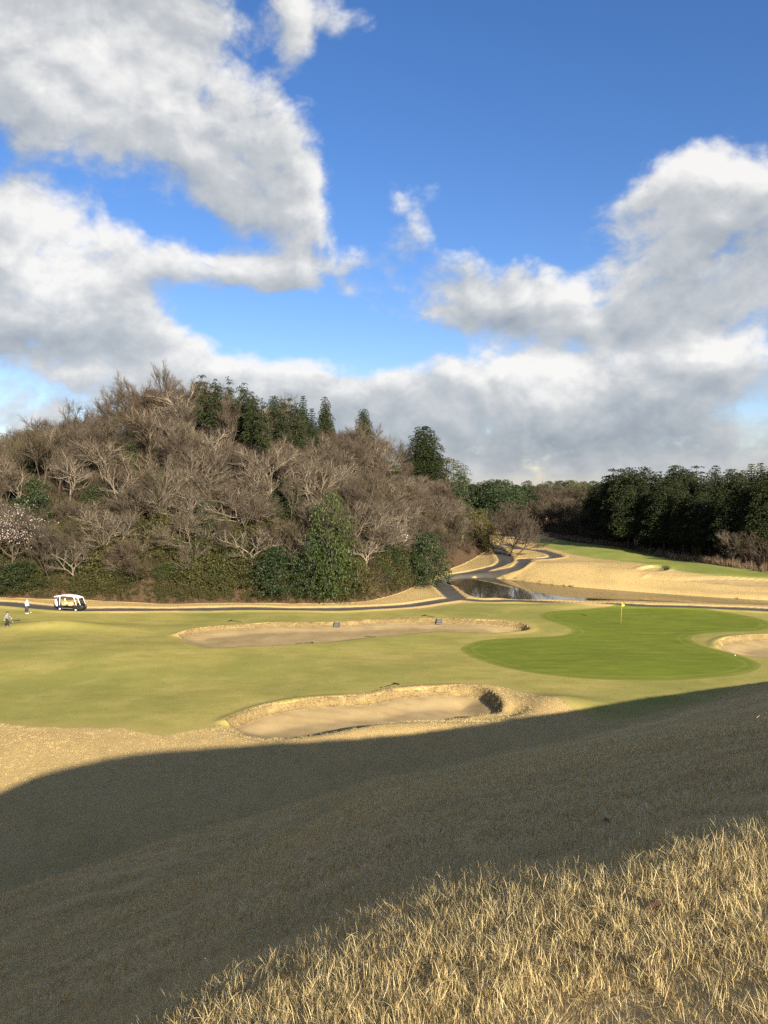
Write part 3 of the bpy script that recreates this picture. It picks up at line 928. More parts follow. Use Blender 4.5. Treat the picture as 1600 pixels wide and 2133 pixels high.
def cedar(seed, H=14.0, Rr=2.6, bare=.18, tuft=False, point=.75, tiers=24):
    r = random.Random(seed); cl = []; tr = MB()
    tr.tube([(0, 0, -.8), (.05, 0, H * .5), (0, .05, H * .97)], [.24, .17, .03], 7)
    for i in range(tiers):
        t = (i + .5) / tiers
        z = H * (bare + (1 - bare) * t)
        rad = Rr * ((1 - t) ** point * .84 + .16) * (1 if t > .12 else .6 + 3.2 * t)
        k = max(3, int(7 * (1 - t) + 3))
        a0 = r.uniform(0, 6.28)
        for j in range(k):
            a = a0 + 6.283 * j / k + r.uniform(-.25, .25); q = rad * r.uniform(.62, 1.05)
            if tuft and r.random() < .38: continue
            x, y = math.cos(a) * q, math.sin(a) * q
            s_ = rad * r.uniform(.28, .46) + .22
            cl.append((x * .85, y * .85, z - q * .18, s_, s_ * .60))
            if q > 1.0: cl.append((x * .42, y * .42, z + .05, s_ * .8, s_ * .5))
            if t < .75 and j % 2 == 0: tr.tube([(0, 0, z), (x * .8, y * .8, z - q * .12)], [.045, .015], 3, cap=False)
    cl.append((0, 0, H * .97, .34, .45))
    lf = leaf_cloud(seed + 5, cl, 105, .24, droop=.5)
    return tr, lf

PROTO = {}
def leaf_obj(name, lf, mat):
    V, F, T = lf
    o = mesh_np(name, V, F, mat, attrs={'tint': T}, smooth=False)
    return o
def strip_obj(name, st, mat):
    o = mesh_np(name, np.array(st.v), np.array(st.f), mat, attrs={'tint': st.t}, smooth=False)
    return o
def proto(key, parts):
    """keep the mesh data of each part; the first objects are dropped, every tree in the scene is a copy"""
    PROTO[key] = [(n, o.data) for n, o in parts]
    for n, o in parts: bpy.data.objects.remove(o)
def make_bare(key, seed, bark, twig, blossom=None, bl_n=0, bl_size=.16, **kw):
    wood, tw, tips = bare_tree(seed, **kw)
    ps = [('trunk', wood.build('trunk', M[bark], smooth=True)), ('crown', strip_obj('crown', tw, M[twig]))]
    if blossom:
        r = np.random.default_rng(seed); t = tips[r.integers(0, len(tips), bl_n)] + r.normal(size=(bl_n, 3)) * .12
        d = unit(r.normal(size=t.shape)); u = unit(np.cross(d, r.normal(size=t.shape)))
        ps.append(('blossom', leaf_obj('blossom', quads(t, d, u, bl_size * r.uniform(.6, 1.3, bl_n), bl_size * .8, r.uniform(0, 1, bl_n)), M[blossom])))
    proto(key, ps)
for i in range(5):
    make_bare('pale%d' % i, 100 + i, 'bark_pale', ('twig_grey', 'twig_red')[i % 2], H=10, stems=(1, 2, 3, 1, 2)[i], spread=(.95, .8, .7, .85, 1.0)[i], r0=(.18, .17, .17, .20, .16)[i], counts=(5, 6, 7, 7), trunk_frac=(.34, .42, .48, .40, .30)[i])
for i in range(6):
    make_bare('brown%d' % i, 120 + i, 'bark_brown', ('twig_red', 'twig_grey', 'twig_red', 'twig_olive', 'twig_grey', 'twig_red')[i], H=10, stems=(1, 2, 1, 3, 1, 3)[i], spread=(.7, .75, .85, .6, .55, .8)[i], counts=(5, 6, 7, 9) if i != 3 else (4, 5, 6, 8), r0=(.17, .15, .18, .14, .16, .14)[i], trunk_frac=(.36, .42, .34, .5, .55, .40)[i], up=(.22, .3, .2, .4, .45, .25)[i])
make_bare('lean0', 141, 'bark_dark', 'twig_grey', H=10, stems=1, lean=(.75, -.1), spread=.9, r0=.17, trunk_frac=.42)
make_bare('lean1', 142, 'bark_dark', 'twig_red', H=10, stems=2, lean=(.55, -.2), spread=.9, r0=.17, trunk_frac=.42)
make_bare('cherry', 151, 'bark_brown', 'twig_grey', 'blossom', 1900, .13, H=10, stems=2, spread=1.0)
make_bare('magnolia', 152, 'bark_pale', 'twig_grey', 'white_blossom', 260, .22, H=10, stems=1, spread=.8, counts=(4, 5, 6, 7))
make_bare('whitetree', 153, 'bark_dark', 'twig_grey', 'white_blossom', 1100, .17, H=10, stems=1, spread=.6, counts=(5, 6, 6, 7))
for i in range(3):
    tr, lf = evergreen(200 + i, 6.0, (3.0, 2.6, 3.4)[i], cone=(.4, .55, .25)[i])
    proto('dark%d' % i, [('trunk', tr.build('trunk', M['bark_dark'])), ('crown', leaf_obj('crown', lf, M['leaf_dark']))])
    tr, lf = evergreen(210 + i, 6.0, (3.2, 2.5, 3.4)[i], cone=(.3, .5, .2)[i])
    proto('mid%d' % i, [('trunk', tr.build('trunk', M['bark_brown'])), ('crown', leaf_obj('crown', lf, M['leaf_mid']))])
    tr, lf = evergreen(220 + i, 6.0, (2.6, 2.2, 3.0)[i], cone=(.3, .5, .2)[i], per=100, size=.19)
    proto('olive%d' % i, [('trunk', tr.build('trunk', M['bark_brown'])), ('crown', leaf_obj('crown', lf, M['leaf_olive']))])
tr, lf = evergreen(231, 6.0, 2.9, base=.03, n=95, per=95, size=.18, cone=.02)
proto('big', [('trunk', tr.build('trunk', M['bark_dark'])), ('crown', leaf_obj('crown', lf, M['leaf_big']))])
for i in range(3):
    tr, lf = cedar(300 + i, 14.0, (2.7, 3.1, 2.5)[i], point=(.72, .58, .85)[i])
    proto('cedar%d' % i, [('trunk', tr.build('trunk', M['bark_dark'])), ('crown', leaf_obj('crown', lf, M['leaf_cedar']))])
    tr, lf = cedar(310 + i, 14.0, (2.1, 2.3, 1.9)[i], bare=.38, tuft=True, point=.40, tiers=14)
    proto('tuft%d' % i, [('trunk', tr.build('trunk', M['bark_dark'])), ('crown', leaf_obj('crown', lf, M['leaf_cedar']))])
for i in range(2):
    tr, lf = cedar(320 + i, 14.0, (3.6, 3.2)[i], bare=.2, point=(.42, .5)[i], tiers=20)
    proto('round%d' % i, [('trunk', tr.build('trunk', M['bark_dark'])), ('crown', leaf_obj('crown', lf, M['leaf_cedar']))])

def plant(key, name, x, y, scale, label, cat, group=None, rz=None, sz=None, z=None):
    root = empty(name, (x, y, (HS(x, y) if z is None else z) - .05), random.uniform(0, 6.28) if rz is None else rz)
    if np.isscalar(scale): scale = (scale, scale, scale * (sz or 1))
    root.scale = scale
    tag(root, label, cat, group)
    for n, me in PROTO[key]:
        o = bpy.data.objects.new(n, me); COL.objects.link(o); o.parent = root
    return root
def hill_hit(px, py):
    d = ray(px, py); t = np.linspace(60, 330, 1400)
    p = EYE[None] + d[None] * t[:, None]
    h = H0(p[:, 0], p[:, 1])
    hit = p[:, 2] < h
    return p[np.argmax(hit)] if hit.any() else p[np.argmin(p[:, 2] - h)]
def by_height(px, py, hgt):
    """depth on the hill face where a tree of this height has its top at (px, py)"""
    ys = np.linspace(176, 108, 140); xs = (px - 800) / FPX * ys
    gap = 16 + (1010 - py) / FPX * ys - HG(xs, ys)
    k = int(np.argmin(np.abs(gap - hgt) + .004 * np.abs(ys - 165)))
    return xs[k], ys[k], gap[k]
def by_top(px, py, y, Hm):
    """x and scale of a tree at depth y whose top shows at (px, py)"""
    x = (px - 800) / FPX * y
    zt = 16 + (1010 - py) / FPX * y
    zb = HS(x, y)
    return x, max(zt - zb, 2.0) / Hm

# ------------------------------------------------------------------ wooded hill on the left
taken = []
def free(x, y, r):
    for (a, b, c) in taken:
        if (a - x) ** 2 + (b - y) ** 2 < (r + c) ** 2: return False
    return True
SKY = [(528, 815, 160, 'tuft1'), (588, 830, 160, 'tuft2'), (618, 838, 160, 'tuft1'), (650, 850, 160, 'cedar2'), (423, 781, 162, 'tuft0'), (451, 789, 160, 'tuft1'), (478, 784, 163, 'tuft2'), (508, 797, 161, 'tuft1'),
       (572, 824, 163, 'round1'), (603, 829, 166, 'tuft0'), (632, 824, 164, 'cedar2'), (548, 828, 168, 'tuft2')]
for (px, py, y, k) in SKY:
    x, y, hh = by_height(px, py, 14.0 if k[:4] == 'tuft' else 12.5)
    s_ = hh / 14.0
    plant(k, 'cedar_tree', x, y, (s_ * .86, s_ * .86, s_), 'tall dark cedar standing in the close row on the hill crest', 'tree', 'cedars on the crest of the wooded hill')
    taken.append((x, y, 1.0))
for (px, py, hgt, k, w, lab) in ((678, 826, 11.5, 'cedar0', .95, 'pointed dark cedar beside the end of the cedar row on the crest'),
                               (758, 851, 10, 'cedar1', .95, 'lone pointed dark cedar between bare trees on the descending crest'),
                               (883, 888, 6.8, 'round0', 1.3, 'broad round topped dark conifer alone at the low end of the crest')):
    x, y, hh = by_height(px, py, hgt); s_ = hh / 14.0
    plant(k, 'cedar_tree', x, y, (s_ * w, s_ * w, s_), lab, 'tree'); taken.append((x, y, 2.0))

# evergreens one can tell apart: (px base, py base, py top, width in px, kind, label)
EV = [(692, 1246, 1028, 112, 'big', 'large bright green evergreen tree, the biggest on the lower hillside'),
      (655, 1248, 1115, 90, 'dark0', 'dark green evergreen tree leaning against the largest bright evergreen'),
      (888, 1222, 1108, 105, 'dark2', 'dark green bushy evergreen at the hill foot beside the bend in the path'),
      (76, 1115, 1000, 95, 'dark1', 'dark green evergreen above the pink blossoming tree'),
      (112, 1160, 1090, 80, 'olive0', 'olive green bush to the right of the pink blossoming tree'),
      (338, 1165, 1062, 70, 'olive2', 'bright yellow green bush halfway up the slope among bare trees'),
      (432, 1128, 1045, 85, 'dark2', 'dark evergreen bush under pale crooked branches at mid slope'),
      (40, 1228, 1172, 130, 'dark0', 'dark green bush below the pink blossoming tree'),
      (575, 1240, 1140, 120, 'dark2', 'dark evergreen bush left of the largest bright evergreen'),
      (452, 1212, 1168, 70, 'mid0', 'mid green bush above the bamboo grass behind the cart path'),
      (745, 1235, 1160, 85, 'olive1', 'olive bush right of the largest bright evergreen'),
      (960, 1095, 985, 60, 'dark1', 'tall ivy dark tree on the right shoulder of the hill'),
      (1000, 1140, 1060, 62, 'olive1', 'olive bamboo clump beside the upper road'),
      (1018, 1150, 1085, 45, 'olive0', 'small olive clump at the edge of the upper road'),
      (930, 1010, 945, 100, 'olive2', 'olive green tree below the round topped conifer'),
      (268, 960, 900, 50, 'dark1', 'dark ivy covered tree on the upper left slope'),
      (600, 1075, 1015, 80, 'dark0', 'dark evergreen bush in the middle of the slope'),
      (808, 1005, 960, 60, 'dark2', 'dark evergreen bush on the upper right slope'),
      (352, 1205, 1172, 60, 'mid2', 'mid green shrub on the slope right of the golf cart')]
for (px, pb, pt, w, k, lab) in EV:
    p = hill_hit(px, pb); D = p[1]
    s_ = (pb - pt) / FPX * D / 6.0; wx = w / FPX * D / (2 * {'dark0': 3., 'dark1': 2.6, 'dark2': 3.4, 'mid0': 3.2, 'mid1': 2.5, 'mid2': 3.4, 'olive0': 2.6, 'olive1': 2.2, 'olive2': 3.0, 'big': 2.9}[k])
    plant(k, 'evergreen_tree' if s_ > 1.1 else 'evergreen_bush', p[0], D, (wx, wx, s_), lab, 'tree' if s_ > 1.1 else 'bush')
    taken.append((p[0], D, 1.2))
for (px, pb, pt, k, wf, lab) in ((25, 1190, 1035, 'cherry', 1.25, 'pink white blossoming cherry tree at the edge of the hillside'),
                             (830, 1175, 1062, 'magnolia', .8, 'bare tree dotted with white blossom on the lower right slope'),):
    p = hill_hit(px, pb); s_ = (pb - pt) / FPX * p[1] / 9.5
    plant(k, 'blossoming_tree', p[0], p[1], (s_ * wf, s_ * wf, s_), lab, 'tree'); taken.append((p[0], p[1], 1.5))

SHAPE = {'pale0': 'single trunked bare tree with pale crooked limbs', 'pale1': 'twin stemmed bare tree with pale limbs', 'pale2': 'three stemmed bare tree with pale limbs', 'pale3': 'upright bare tree with pale limbs', 'pale4': 'low forked bare tree with pale spreading limbs',
         'brown0': 'bare tree with reddish brown twigs', 'brown1': 'twin stemmed bare tree with grey brown twigs', 'brown2': 'spreading bare tree with reddish brown twigs', 'brown3': 'upright many stemmed bare tree with olive brown twigs',
         'brown4': 'tall straight bare tree with grey brown twigs', 'brown5': 'bushy three stemmed bare tree with reddish brown twigs'}
def where_hill(x, y, hd):
    if x > 2 and hd < 30: return 'on the slope above the road'
    if hd < 11: return 'at the hill foot'
    if hd < 24: return 'on the lower hillside'
    if hd < 40: return 'on the upper hillside'
    return 'on the hill crest near the cedars' if abs(x + 25) < 18 else 'on the hill crest'
r_ = random.Random(12); cnt = 0
def candidates(n, x0, x1, y0, y1, poly, seed):
    g = np.random.default_rng(seed); xs, ys = g.uniform(x0, x1, n), g.uniform(y0, y1, n)
    return list(zip(xs.tolist(), ys.tolist(), sdf(xs, ys, poly).tolist()))
for (x, y, hd) in candidates(9000, -92, 27, 103, 176, HILL, 12):
    if cnt >= 285: break
    if hd < 2.0: continue
    if abs(x) > .60 * y: continue
    if hd > 62: continue
    if not free(x, y, 2.0 if hd > 12 else 1.1): continue
    taken.append((x, y, 2.0 if hd > 12 else 1.3)); cnt += 1
    kind = 'pale' if r_.random() < (.55 if hd < 14 else .36) else 'brown'
    key = kind + str(r_.randrange(5 if kind == 'pale' else 6))
    s_ = r_.uniform(.58, 1.2) * (.85 if hd < 12 else 1.0) * (.82 if x > 2 else 1.0)
    lab = SHAPE[key] + ' ' + where_hill(x, y, hd)
    plant(key, 'bare_tree', x, y, (s_ * r_.uniform(.8, 1.35), s_ * r_.uniform(.8, 1.35), s_), lab, 'tree', lab.replace('bare tree', 'bare trees'))
# understorey shrubs among the trunks
cnt = 0
for (x, y, hd) in candidates(6000, -85, 20, 103, 162, HILL, 13):
    if cnt >= 120: break
    if hd < 2 or hd > 46 or abs(x) > .58 * y: continue
    if r_.random() < hd / 70: continue
    if not free(x, y, .4): continue
    cnt += 1; taken.append((x, y, 1.0))
    q = r_.random(); kind = 'dark' if q < .42 else ('mid' if q < .6 else 'olive')
    s_ = r_.uniform(.35, .75)
    plant(kind + str(r_.randrange(3)), 'evergreen_shrub', x, y, (s_ * 1.15, s_ * 1.15, s_ * .9),
          {'dark': 'dark evergreen shrub among the trunks on the wooded hillside', 'mid': 'mid green shrub among the trunks on the wooded hillside', 'olive': 'olive yellow shrub among the trunks on the wooded hillside'}[kind],
          'shrub', kind + ' shrubs among the hillside trunks')

# leaning bare trees between the two roads
LT = [(1071, 1161, 1072, 'lean0', 'bare tree leaning furthest out over the lower road'), (1062, 1156, 1066, 'lean1', 'twin stemmed bare tree leaning over the grass between the roads'),
      (1054, 1150, 1060, 'lean0', 'slim bare tree leaning beside the bend of the upper road'), (1041, 1140, 1050, 'lean1', 'thick bare tree at the upper end of the leaning row')]
for i, (px, pb, pt, k, lab) in enumerate(LT):
    p = P(px, pb); s_ = (pb - pt) / FPX * p[1] / 8.5
    plant(k, 'bare_tree', p[0], p[1], (s_ * 1.05, s_ * 1.05, s_), lab, 'tree', rz=(-.2, .25, .1, -.1)[i])

# ------------------------------------------------------------------ woods on the right and far side
CE = [(1277, 975, 176, 'tuft0'), (1296, 975, 172, 'round1'), (1312, 972, 178, 'cedar1'), (1342, 971, 176, 'round1'), (1365, 981, 170, 'tuft1'), (1376, 980, 176, 'tuft2'), (1407, 969, 172, 'round0'),
      (1426, 975, 168, 'round1'), (1450, 969, 170, 'tuft0'), (1489, 968, 166, 'cedar0'), (1522, 975, 165, 'round1'), (1545, 978, 160, 'cedar1'), (1564, 965, 163, 'cedar2'), (1584, 963, 160, 'cedar0'), (1606, 972, 158, 'cedar1'),
      (1330, 985, 168, 'round1'), (1400, 990, 158, 'round0'), (1470, 990, 156, 'cedar1'), (1357, 1024, 158, 'cedar1'), (1502, 988, 148, 'cedar1'), (1536, 984, 146, 'cedar0'), (1580, 992, 142, 'cedar1'), (1620, 975, 145, 'cedar0'),
      (1290, 992, 182, 'round0'), (1440, 985, 160, 'round1'), (1268, 990, 188, 'round1'), (1248, 1003, 196, 'round0'), (1232, 1010, 205, 'cedar1'), (1310, 1010, 162, 'round0'), (1345, 1020, 160, 'round1'), (1385, 1012, 154, 'round0'),
      (1425, 1020, 150, 'round1'), (1460, 1025, 146, 'round0'), (1520, 1020, 138, 'round1'), (1558, 1010, 136, 'cedar1'), (1600, 1000, 132, 'round0'), (1480, 1045, 143, 'round0'), (1280, 1035, 172, 'round1')]
for (px, py, y, k) in CE:
    x, s_ = by_top(px, py, y, 14.0)
    lab = 'dark cedar with rounded crown in the shaded wood beyond the far fairway' if k[:5] == 'round' else ('dark tufted cedar above the shaded wood beyond the far fairway' if k[:4] == 'tuft' else 'dark pointed cedar in the shaded wood beyond the far fairway')
    plant(k, 'cedar_tree', x, y, (max(s_, .75) * (1.35 if k[:4] == 'tuft' else 1.12),) * 2 + (s_,), lab, 'tree', {'round': 'round cedars of the right hand wood', 'tuft': 'tufted cedars of the right hand wood'}.get(k[:5].rstrip('012'), 'pointed cedars of the right hand wood'))
    taken.append((x, y, 1.5))
# wood goes on unseen at right; cedars and ridge added to shade it
r_ = random.Random(5)
for i in range(56):
    x = r_.uniform(86, 128); y = 62 + i * 1.6 + r_.uniform(-2, 2)
    if i % 2: x, y = r_.uniform(70, 100), r_.uniform(86, 126)
    if float(sdf(np.array([x]), np.array([y]), WOOD)[0]) < 1.5 or x < .56 * y: continue
    plant('cedar%d' % r_.randrange(3), 'cedar_tree', x, y, r_.uniform(1.0, 1.3), 'unseen dark cedar added on the right hand ridge to shade the wood', 'tree', 'unseen cedars added to shade the right hand wood')
cnt = 0
for (x, y, wd) in candidates(5000, 20, 80, 125, 290, WOOD, 14):
    if cnt >= 80: break
    if x > .55 * y: continue
    if wd < 1.5 or wd > (22 if y > 165 else 13): continue
    if not free(x, y, 1.6): continue
    taken.append((x, y, 1.7)); cnt += 1
    s_ = r_.uniform(.75, 1.15) * (1.0 if y > 170 else .6)
    key = r_.choice(('brown0', 'brown1', 'brown2', 'brown3', 'pale1'))
    lab = SHAPE[key] + (' at the end of the far fairway' if y > 190 else (' at the edge of the dark wood' if wd < 7 else ' deep in the dark wood'))
    plant(key, 'bare_tree', x, y, (s_ * 1.2, s_ * 1.2, s_), lab, 'tree', lab.replace('bare tree', 'bare trees'))
for (px, pb, pt, y, lab) in ((1465, 1172, 1062, 146, 'white blossoming tree low at the foot of the dark cedars'), (1332, 1105, 1066, 158, 'small tree with a patch of white blossom among dark cedars'),):
    x = (px - 800) / FPX * y; s_ = (pb - pt) / FPX * y / 9.0
    plant('whitetree', 'blossoming_tree', x, y, (s_ * .6, s_ * .6, s_), lab, 'tree')
p = P(1552, 1183); plant('pale2', 'bare_tree', p[0], p[1] + 4, .62, 'pale spreading bare tree against dark cedars behind the reeds', 'tree')
FARB = [(1010, 1003, 250, 'dark0'), (1030, 999, 245, 'dark2'), (1052, 1001, 255, 'dark0'), (1075, 1010, 260, 'dark2'), (1100, 1011, 265, 'dark2'), (1120, 1013, 270, 'dark1'), (1140, 1018, 275, 'olive2'), (1185, 1016, 275, 'olive2'), (1205, 1015, 270, 'dark2'),
        (1228, 1012, 262, 'dark2'), (1250, 1008, 255, 'dark0'), (1065, 1022, 240, 'dark2'), (1110, 1026, 245, 'dark0'), (1035, 1020, 235, 'dark0'), (985, 1008, 255, 'dark2'), (1150, 1030, 250, 'dark0'), (1190, 1034, 250, 'olive2'), (1090, 1018, 285, 'dark1'), (1130, 1014, 295, 'dark2'), (1212, 1020, 285, 'dark2')]
for (px, py, y, k) in FARB:
    x, s_ = by_top(px, py, y, 6.0)
    plant(k, 'evergreen_tree', x, y, (min(s_, 2.0) * 1.1,) * 2 + (s_,), {'dark': 'dark evergreen on the distant tree line between the hills', 'mid': 'mid green evergreen on the distant tree line between the hills', 'oliv': 'yellow green tree on the distant tree line between the hills'}[k.rstrip('012')[:4]],
          'tree', k.rstrip('012') + ' trees of the distant tree line')
rr_ = random.Random(8)
for i in range(46):
    y = rr_.uniform(285, 360); px = 960 + 350 * (i + rr_.random()) / 46; py = rr_.uniform(1000, 1026)
    x, s_ = by_top(px, py, y, 6.0); k = rr_.choice(('dark0', 'dark2', 'dark1', 'mid2', 'olive2'))
    plant(k, 'evergreen_tree', x, y, (min(s_, 2.2) * 1.1,) * 2 + (s_,), {'dark': 'dark evergreen on the distant tree line between the hills', 'mid': 'mid green evergreen on the distant tree line between the hills', 'oliv': 'yellow green tree on the distant tree line between the hills'}[k.rstrip('012')[:4]],
          'tree', k.rstrip('012') + ' trees of the distant tree line')
x, s_ = by_top(1160, 1002, 262, 14.0)
plant('cedar1', 'cedar_tree', x, 262, (s_ * 1.1, s_ * 1.1, s_), 'pointed conifer rising alone above the distant tree line', 'tree')

# ------------------------------------------------------------------ scattered ground cover (uncountable)
def scatter(name, pts, scales, protos, label, cat, tilt=.15, seed=1, slope=False):
    r = np.random.default_rng(seed); n = len(pts)
    me = bpy.data.meshes.new(name)
    me.vertices.add(n); me.vertices.foreach_set('co', np.asarray(pts, np.float32).ravel())
    rot = np.stack([r.normal(0, tilt, n), r.normal(0, tilt, n), r.uniform(0, 6.283, n)], 1)
    at = me.attributes.new('rot', 'FLOAT_VECTOR', 'POINT'); at.data.foreach_set('vector', rot.astype(np.float32).ravel())
    at = me.attributes.new('siz', 'FLOAT_VECTOR', 'POINT'); at.data.foreach_set('vector', np.asarray(scales, np.float32).ravel())
    at = me.attributes.new('pick', 'INT', 'POINT'); at.data.foreach_set('value', r.integers(0, len(protos), n).astype(np.int32))
    o = bpy.data.objects.new(name, me); COL.objects.link(o)
    co = bpy.data.collections.new(name + '_source')
    for q in protos:
        for c in list(q.users_collection): c.objects.unlink(q)
        co.objects.link(q)
    t = bpy.data.node_groups.new(name + '_nodes', 'GeometryNodeTree')
    t.interface.new_socket('Geometry', in_out='INPUT', socket_type='NodeSocketGeometry')
    t.interface.new_socket('Geometry', in_out='OUTPUT', socket_type='NodeSocketGeometry')
    gi = t.nodes.new('NodeGroupInput'); go = t.nodes.new('NodeGroupOutput')
    ci = t.nodes.new('GeometryNodeCollectionInfo'); ci.inputs[0].default_value = co
    ci.inputs['Separate Children'].default_value = True; ci.inputs['Reset Children'].default_value = True
    ip = t.nodes.new('GeometryNodeInstanceOnPoints'); ip.inputs['Pick Instance'].default_value = True
    def na(nm, ty):
        a = t.nodes.new('GeometryNodeInputNamedAttribute'); a.data_type = ty; a.inputs[0].default_value = nm
        return a.outputs[0]
    e = t.nodes.new('FunctionNodeEulerToRotation')
    t.links.new(na('rot', 'FLOAT_VECTOR'), e.inputs[0])
    t.links.new(gi.outputs[0], ip.inputs['Points']); t.links.new(ci.outputs[0], ip.inputs['Instance'])
    t.links.new(na('pick', 'INT'), ip.inputs['Instance Index']); t.links.new(e.outputs[0], ip.inputs['Rotation'])
    t.links.new(na('siz', 'FLOAT_VECTOR'), ip.inputs['Scale']); t.links.new(ip.outputs[0], go.inputs[0])
    md = o.modifiers.new('scatter', 'NODES'); md.node_group = t
    tag(o, label, cat, kind='stuff')
    return o

def tuft(seed, n, h, w, spread, seg=3, lean=.5, lay=.15):
    r = random.Random(seed); st = Strips()
    for i in range(n):
        a = r.uniform(0, 6.283); q = spread * math.sqrt(r.random())
        x, y = math.cos(a) * q, math.sin(a) * q
        b = r.uniform(0, 6.283); L = h * r.uniform(.45, 1.15)
        ln = abs(r.gauss(0, lean)); flat = r.random() < lay
        pts = []; px = x; py = y; pz = -.01; th = (1.25 if flat else ln * .6); curl = r.uniform(.1, .9) * (1 if r.random() < .85 else 2.2)
        for k in range(seg + 1):
            pts.append((px, py, pz))
            px += math.cos(b) * math.sin(th) * L / seg; py += math.sin(b) * math.sin(th) * L / seg; pz += math.cos(th) * L / seg
            th += curl / seg
        ww = w * r.uniform(.6, 1.4)
        sa = b + 1.57 + r.gauss(0, .5)
        st.add(pts, ww, ww * .12, (math.cos(sa), math.sin(sa), r.gauss(0, .2)), min(1, max(0, r.gauss(.52, .24))))
    return st
def leafy(seed, n, h, rad, size, wid, stem_n=8):
    r = np.random.default_rng(seed)
    t = r.uniform(.15, 1, n) ** .7; a = r.uniform(0, 6.283, n); q = rad * np.sqrt(r.uniform(0, 1, n)) * (.5 + .5 * t)
    C = np.stack([np.cos(a) * q, np.sin(a) * q, t * h], 1)
    D = unit(np.stack([np.cos(a), np.sin(a), r.normal(-.1, .5, n)], 1) + r.normal(size=(n, 3)) * .6); U = unit(np.cross(D, r.normal(size=(n, 3))))
    return quads(C, D, U, size * r.uniform(.6, 1.3, n), wid, np.clip(r.normal(.5, .25, n), 0, 1))

# long dry grass on the bank: fine near the feet, coarser further down
gr_near = [strip_obj('grass_tuft', tuft(400 + i, 54, (.052, .065, .045, .075)[i % 4], .0020, .058, 5, .9, .45), M['straw']) for i in range(6)]
gr_mid = [strip_obj('grass_tuft', tuft(420 + i, 30, .058, .0042, .10, 3, .75, .3), M['straw']) for i in range(4)]
gr_far = [strip_obj('grass_tuft', tuft(440 + i, 26, .072, .010, .22, 2, .7, .2), M['straw']) for i in range(4)]
def rough_points(y0, y1, dens, seed, extra=1.5, keep=None):
    r = np.random.default_rng(seed)
    wmax = .60 * y1 + extra
    n = int((y1 - y0) * 2 * wmax * dens)
    y = r.uniform(y0, y1, n); x = r.uniform(-wmax, wmax, n)
    m = np.abs(x) < .60 * y + extra
    x, y = x[m], y[m]
    f = fields(x, y)
    ok = (f['fair'] < -.05) & (f['path'] < -.1) & (f['green'] < 0) & (f['hill'] < 0)
    for k in f['bunk']: ok &= f['bunk'][k] < -.05
    cl = vnoise(x, y, 71, 2.3) + .7 * vnoise(x, y, 72, 6.0) + .9 * vnoise(x, y, 73, .6) * sstep(4, 8, y)
    ok &= r.random(len(x)) < np.clip(.85 + .4 * cl, .25, 1)
    return np.stack([x, y, f['z']], 1)[ok], np.clip(1 + .22 * cl, .6, 1.5)[ok]
def grass(name, y0, y1, dens, protos, base, seed, label):
    p, c = rough_points(y0, y1, dens, seed)
    r = np.random.default_rng(seed + 1)
    s_ = base * c * r.uniform(.7, 1.25, len(p))
    return scatter(name, p, np.stack([s_, s_, s_ * r.uniform(.75, 1.25, len(p))], 1), protos, label, 'grass', .22, seed)
grass('dry_grass', 1.0, 5.2, 1150, gr_near, 1.0, 501, 'long straw coloured dry grass on the sunlit crest at the photographer\'s feet')
grass('dry_grass', 5.2, 12.5, 330, gr_mid, 1.0, 502, 'dry brown grass on the upper part of the shaded bank')
grass('dry_grass', 12.5, 30, 95, gr_far, 1.0, 503, 'short dry grass on the lower part of the shaded bank')
grass('dry_grass', 30, 60, 16, [q.copy() for q in gr_far], .85, 504, 'sunlit dry rough grass round the near bunker')
# taller single stalks along the crest
stalk = [strip_obj('grass_stalk', tuft(460 + i, 5, .115, .0030, .03, 5, .55, 0), M['straw']) for i in range(5)]
p, c = rough_points(1.2, 4.4, 60, 505)
scatter('grass_stalks', p, np.repeat(c[:, None] * .9, 3, 1), stalk, 'taller pale grass stalks standing out of the sunlit crest', 'grass', .2, 506)

p, c = rough_points(4.4, 18, 26, 507)
scatter('grass_stalks', p, np.repeat(c[:, None] * 1.05, 3, 1), [q.copy() for q in stalk], 'scattered longer dry stalks on the shaded bank', 'grass', .35, 508)
# bamboo grass at the hill foot, brush and saplings over the slope
bam = [leaf_obj('bamboo_clump', leafy(520 + i, 150, 1.6, .8, .24, .075), M['bamboo']) for i in range(4)]
r = np.random.default_rng(61); n = 9000
n = 15000; x = r.uniform(-85, 8, n); y = r.uniform(100, 130, n)
hd = sdf(x, y, HILL)
ok = (hd > -.2) & (r.random(n) < np.clip(1.15 - hd / 14, 0, 1)) & (np.abs(x) < .6 * y)
x, y, hd = x[ok], y[ok], hd[ok]
s_ = r.uniform(.7, 1.35, len(x)) * (1 + .75 * vnoise(x, y, 81, .45)).clip(.3, 1.8) * np.clip(.55 + hd / 5, .55, 1.1)
scatter('bamboo_grass', np.stack([x, y, HG(x, y)], 1), np.stack([s_, s_, s_ * r.uniform(.8, 1.3, len(x))], 1), bam, 'olive green bamboo grass thicket along the foot of the hill', 'bamboo grass', .2, 62)
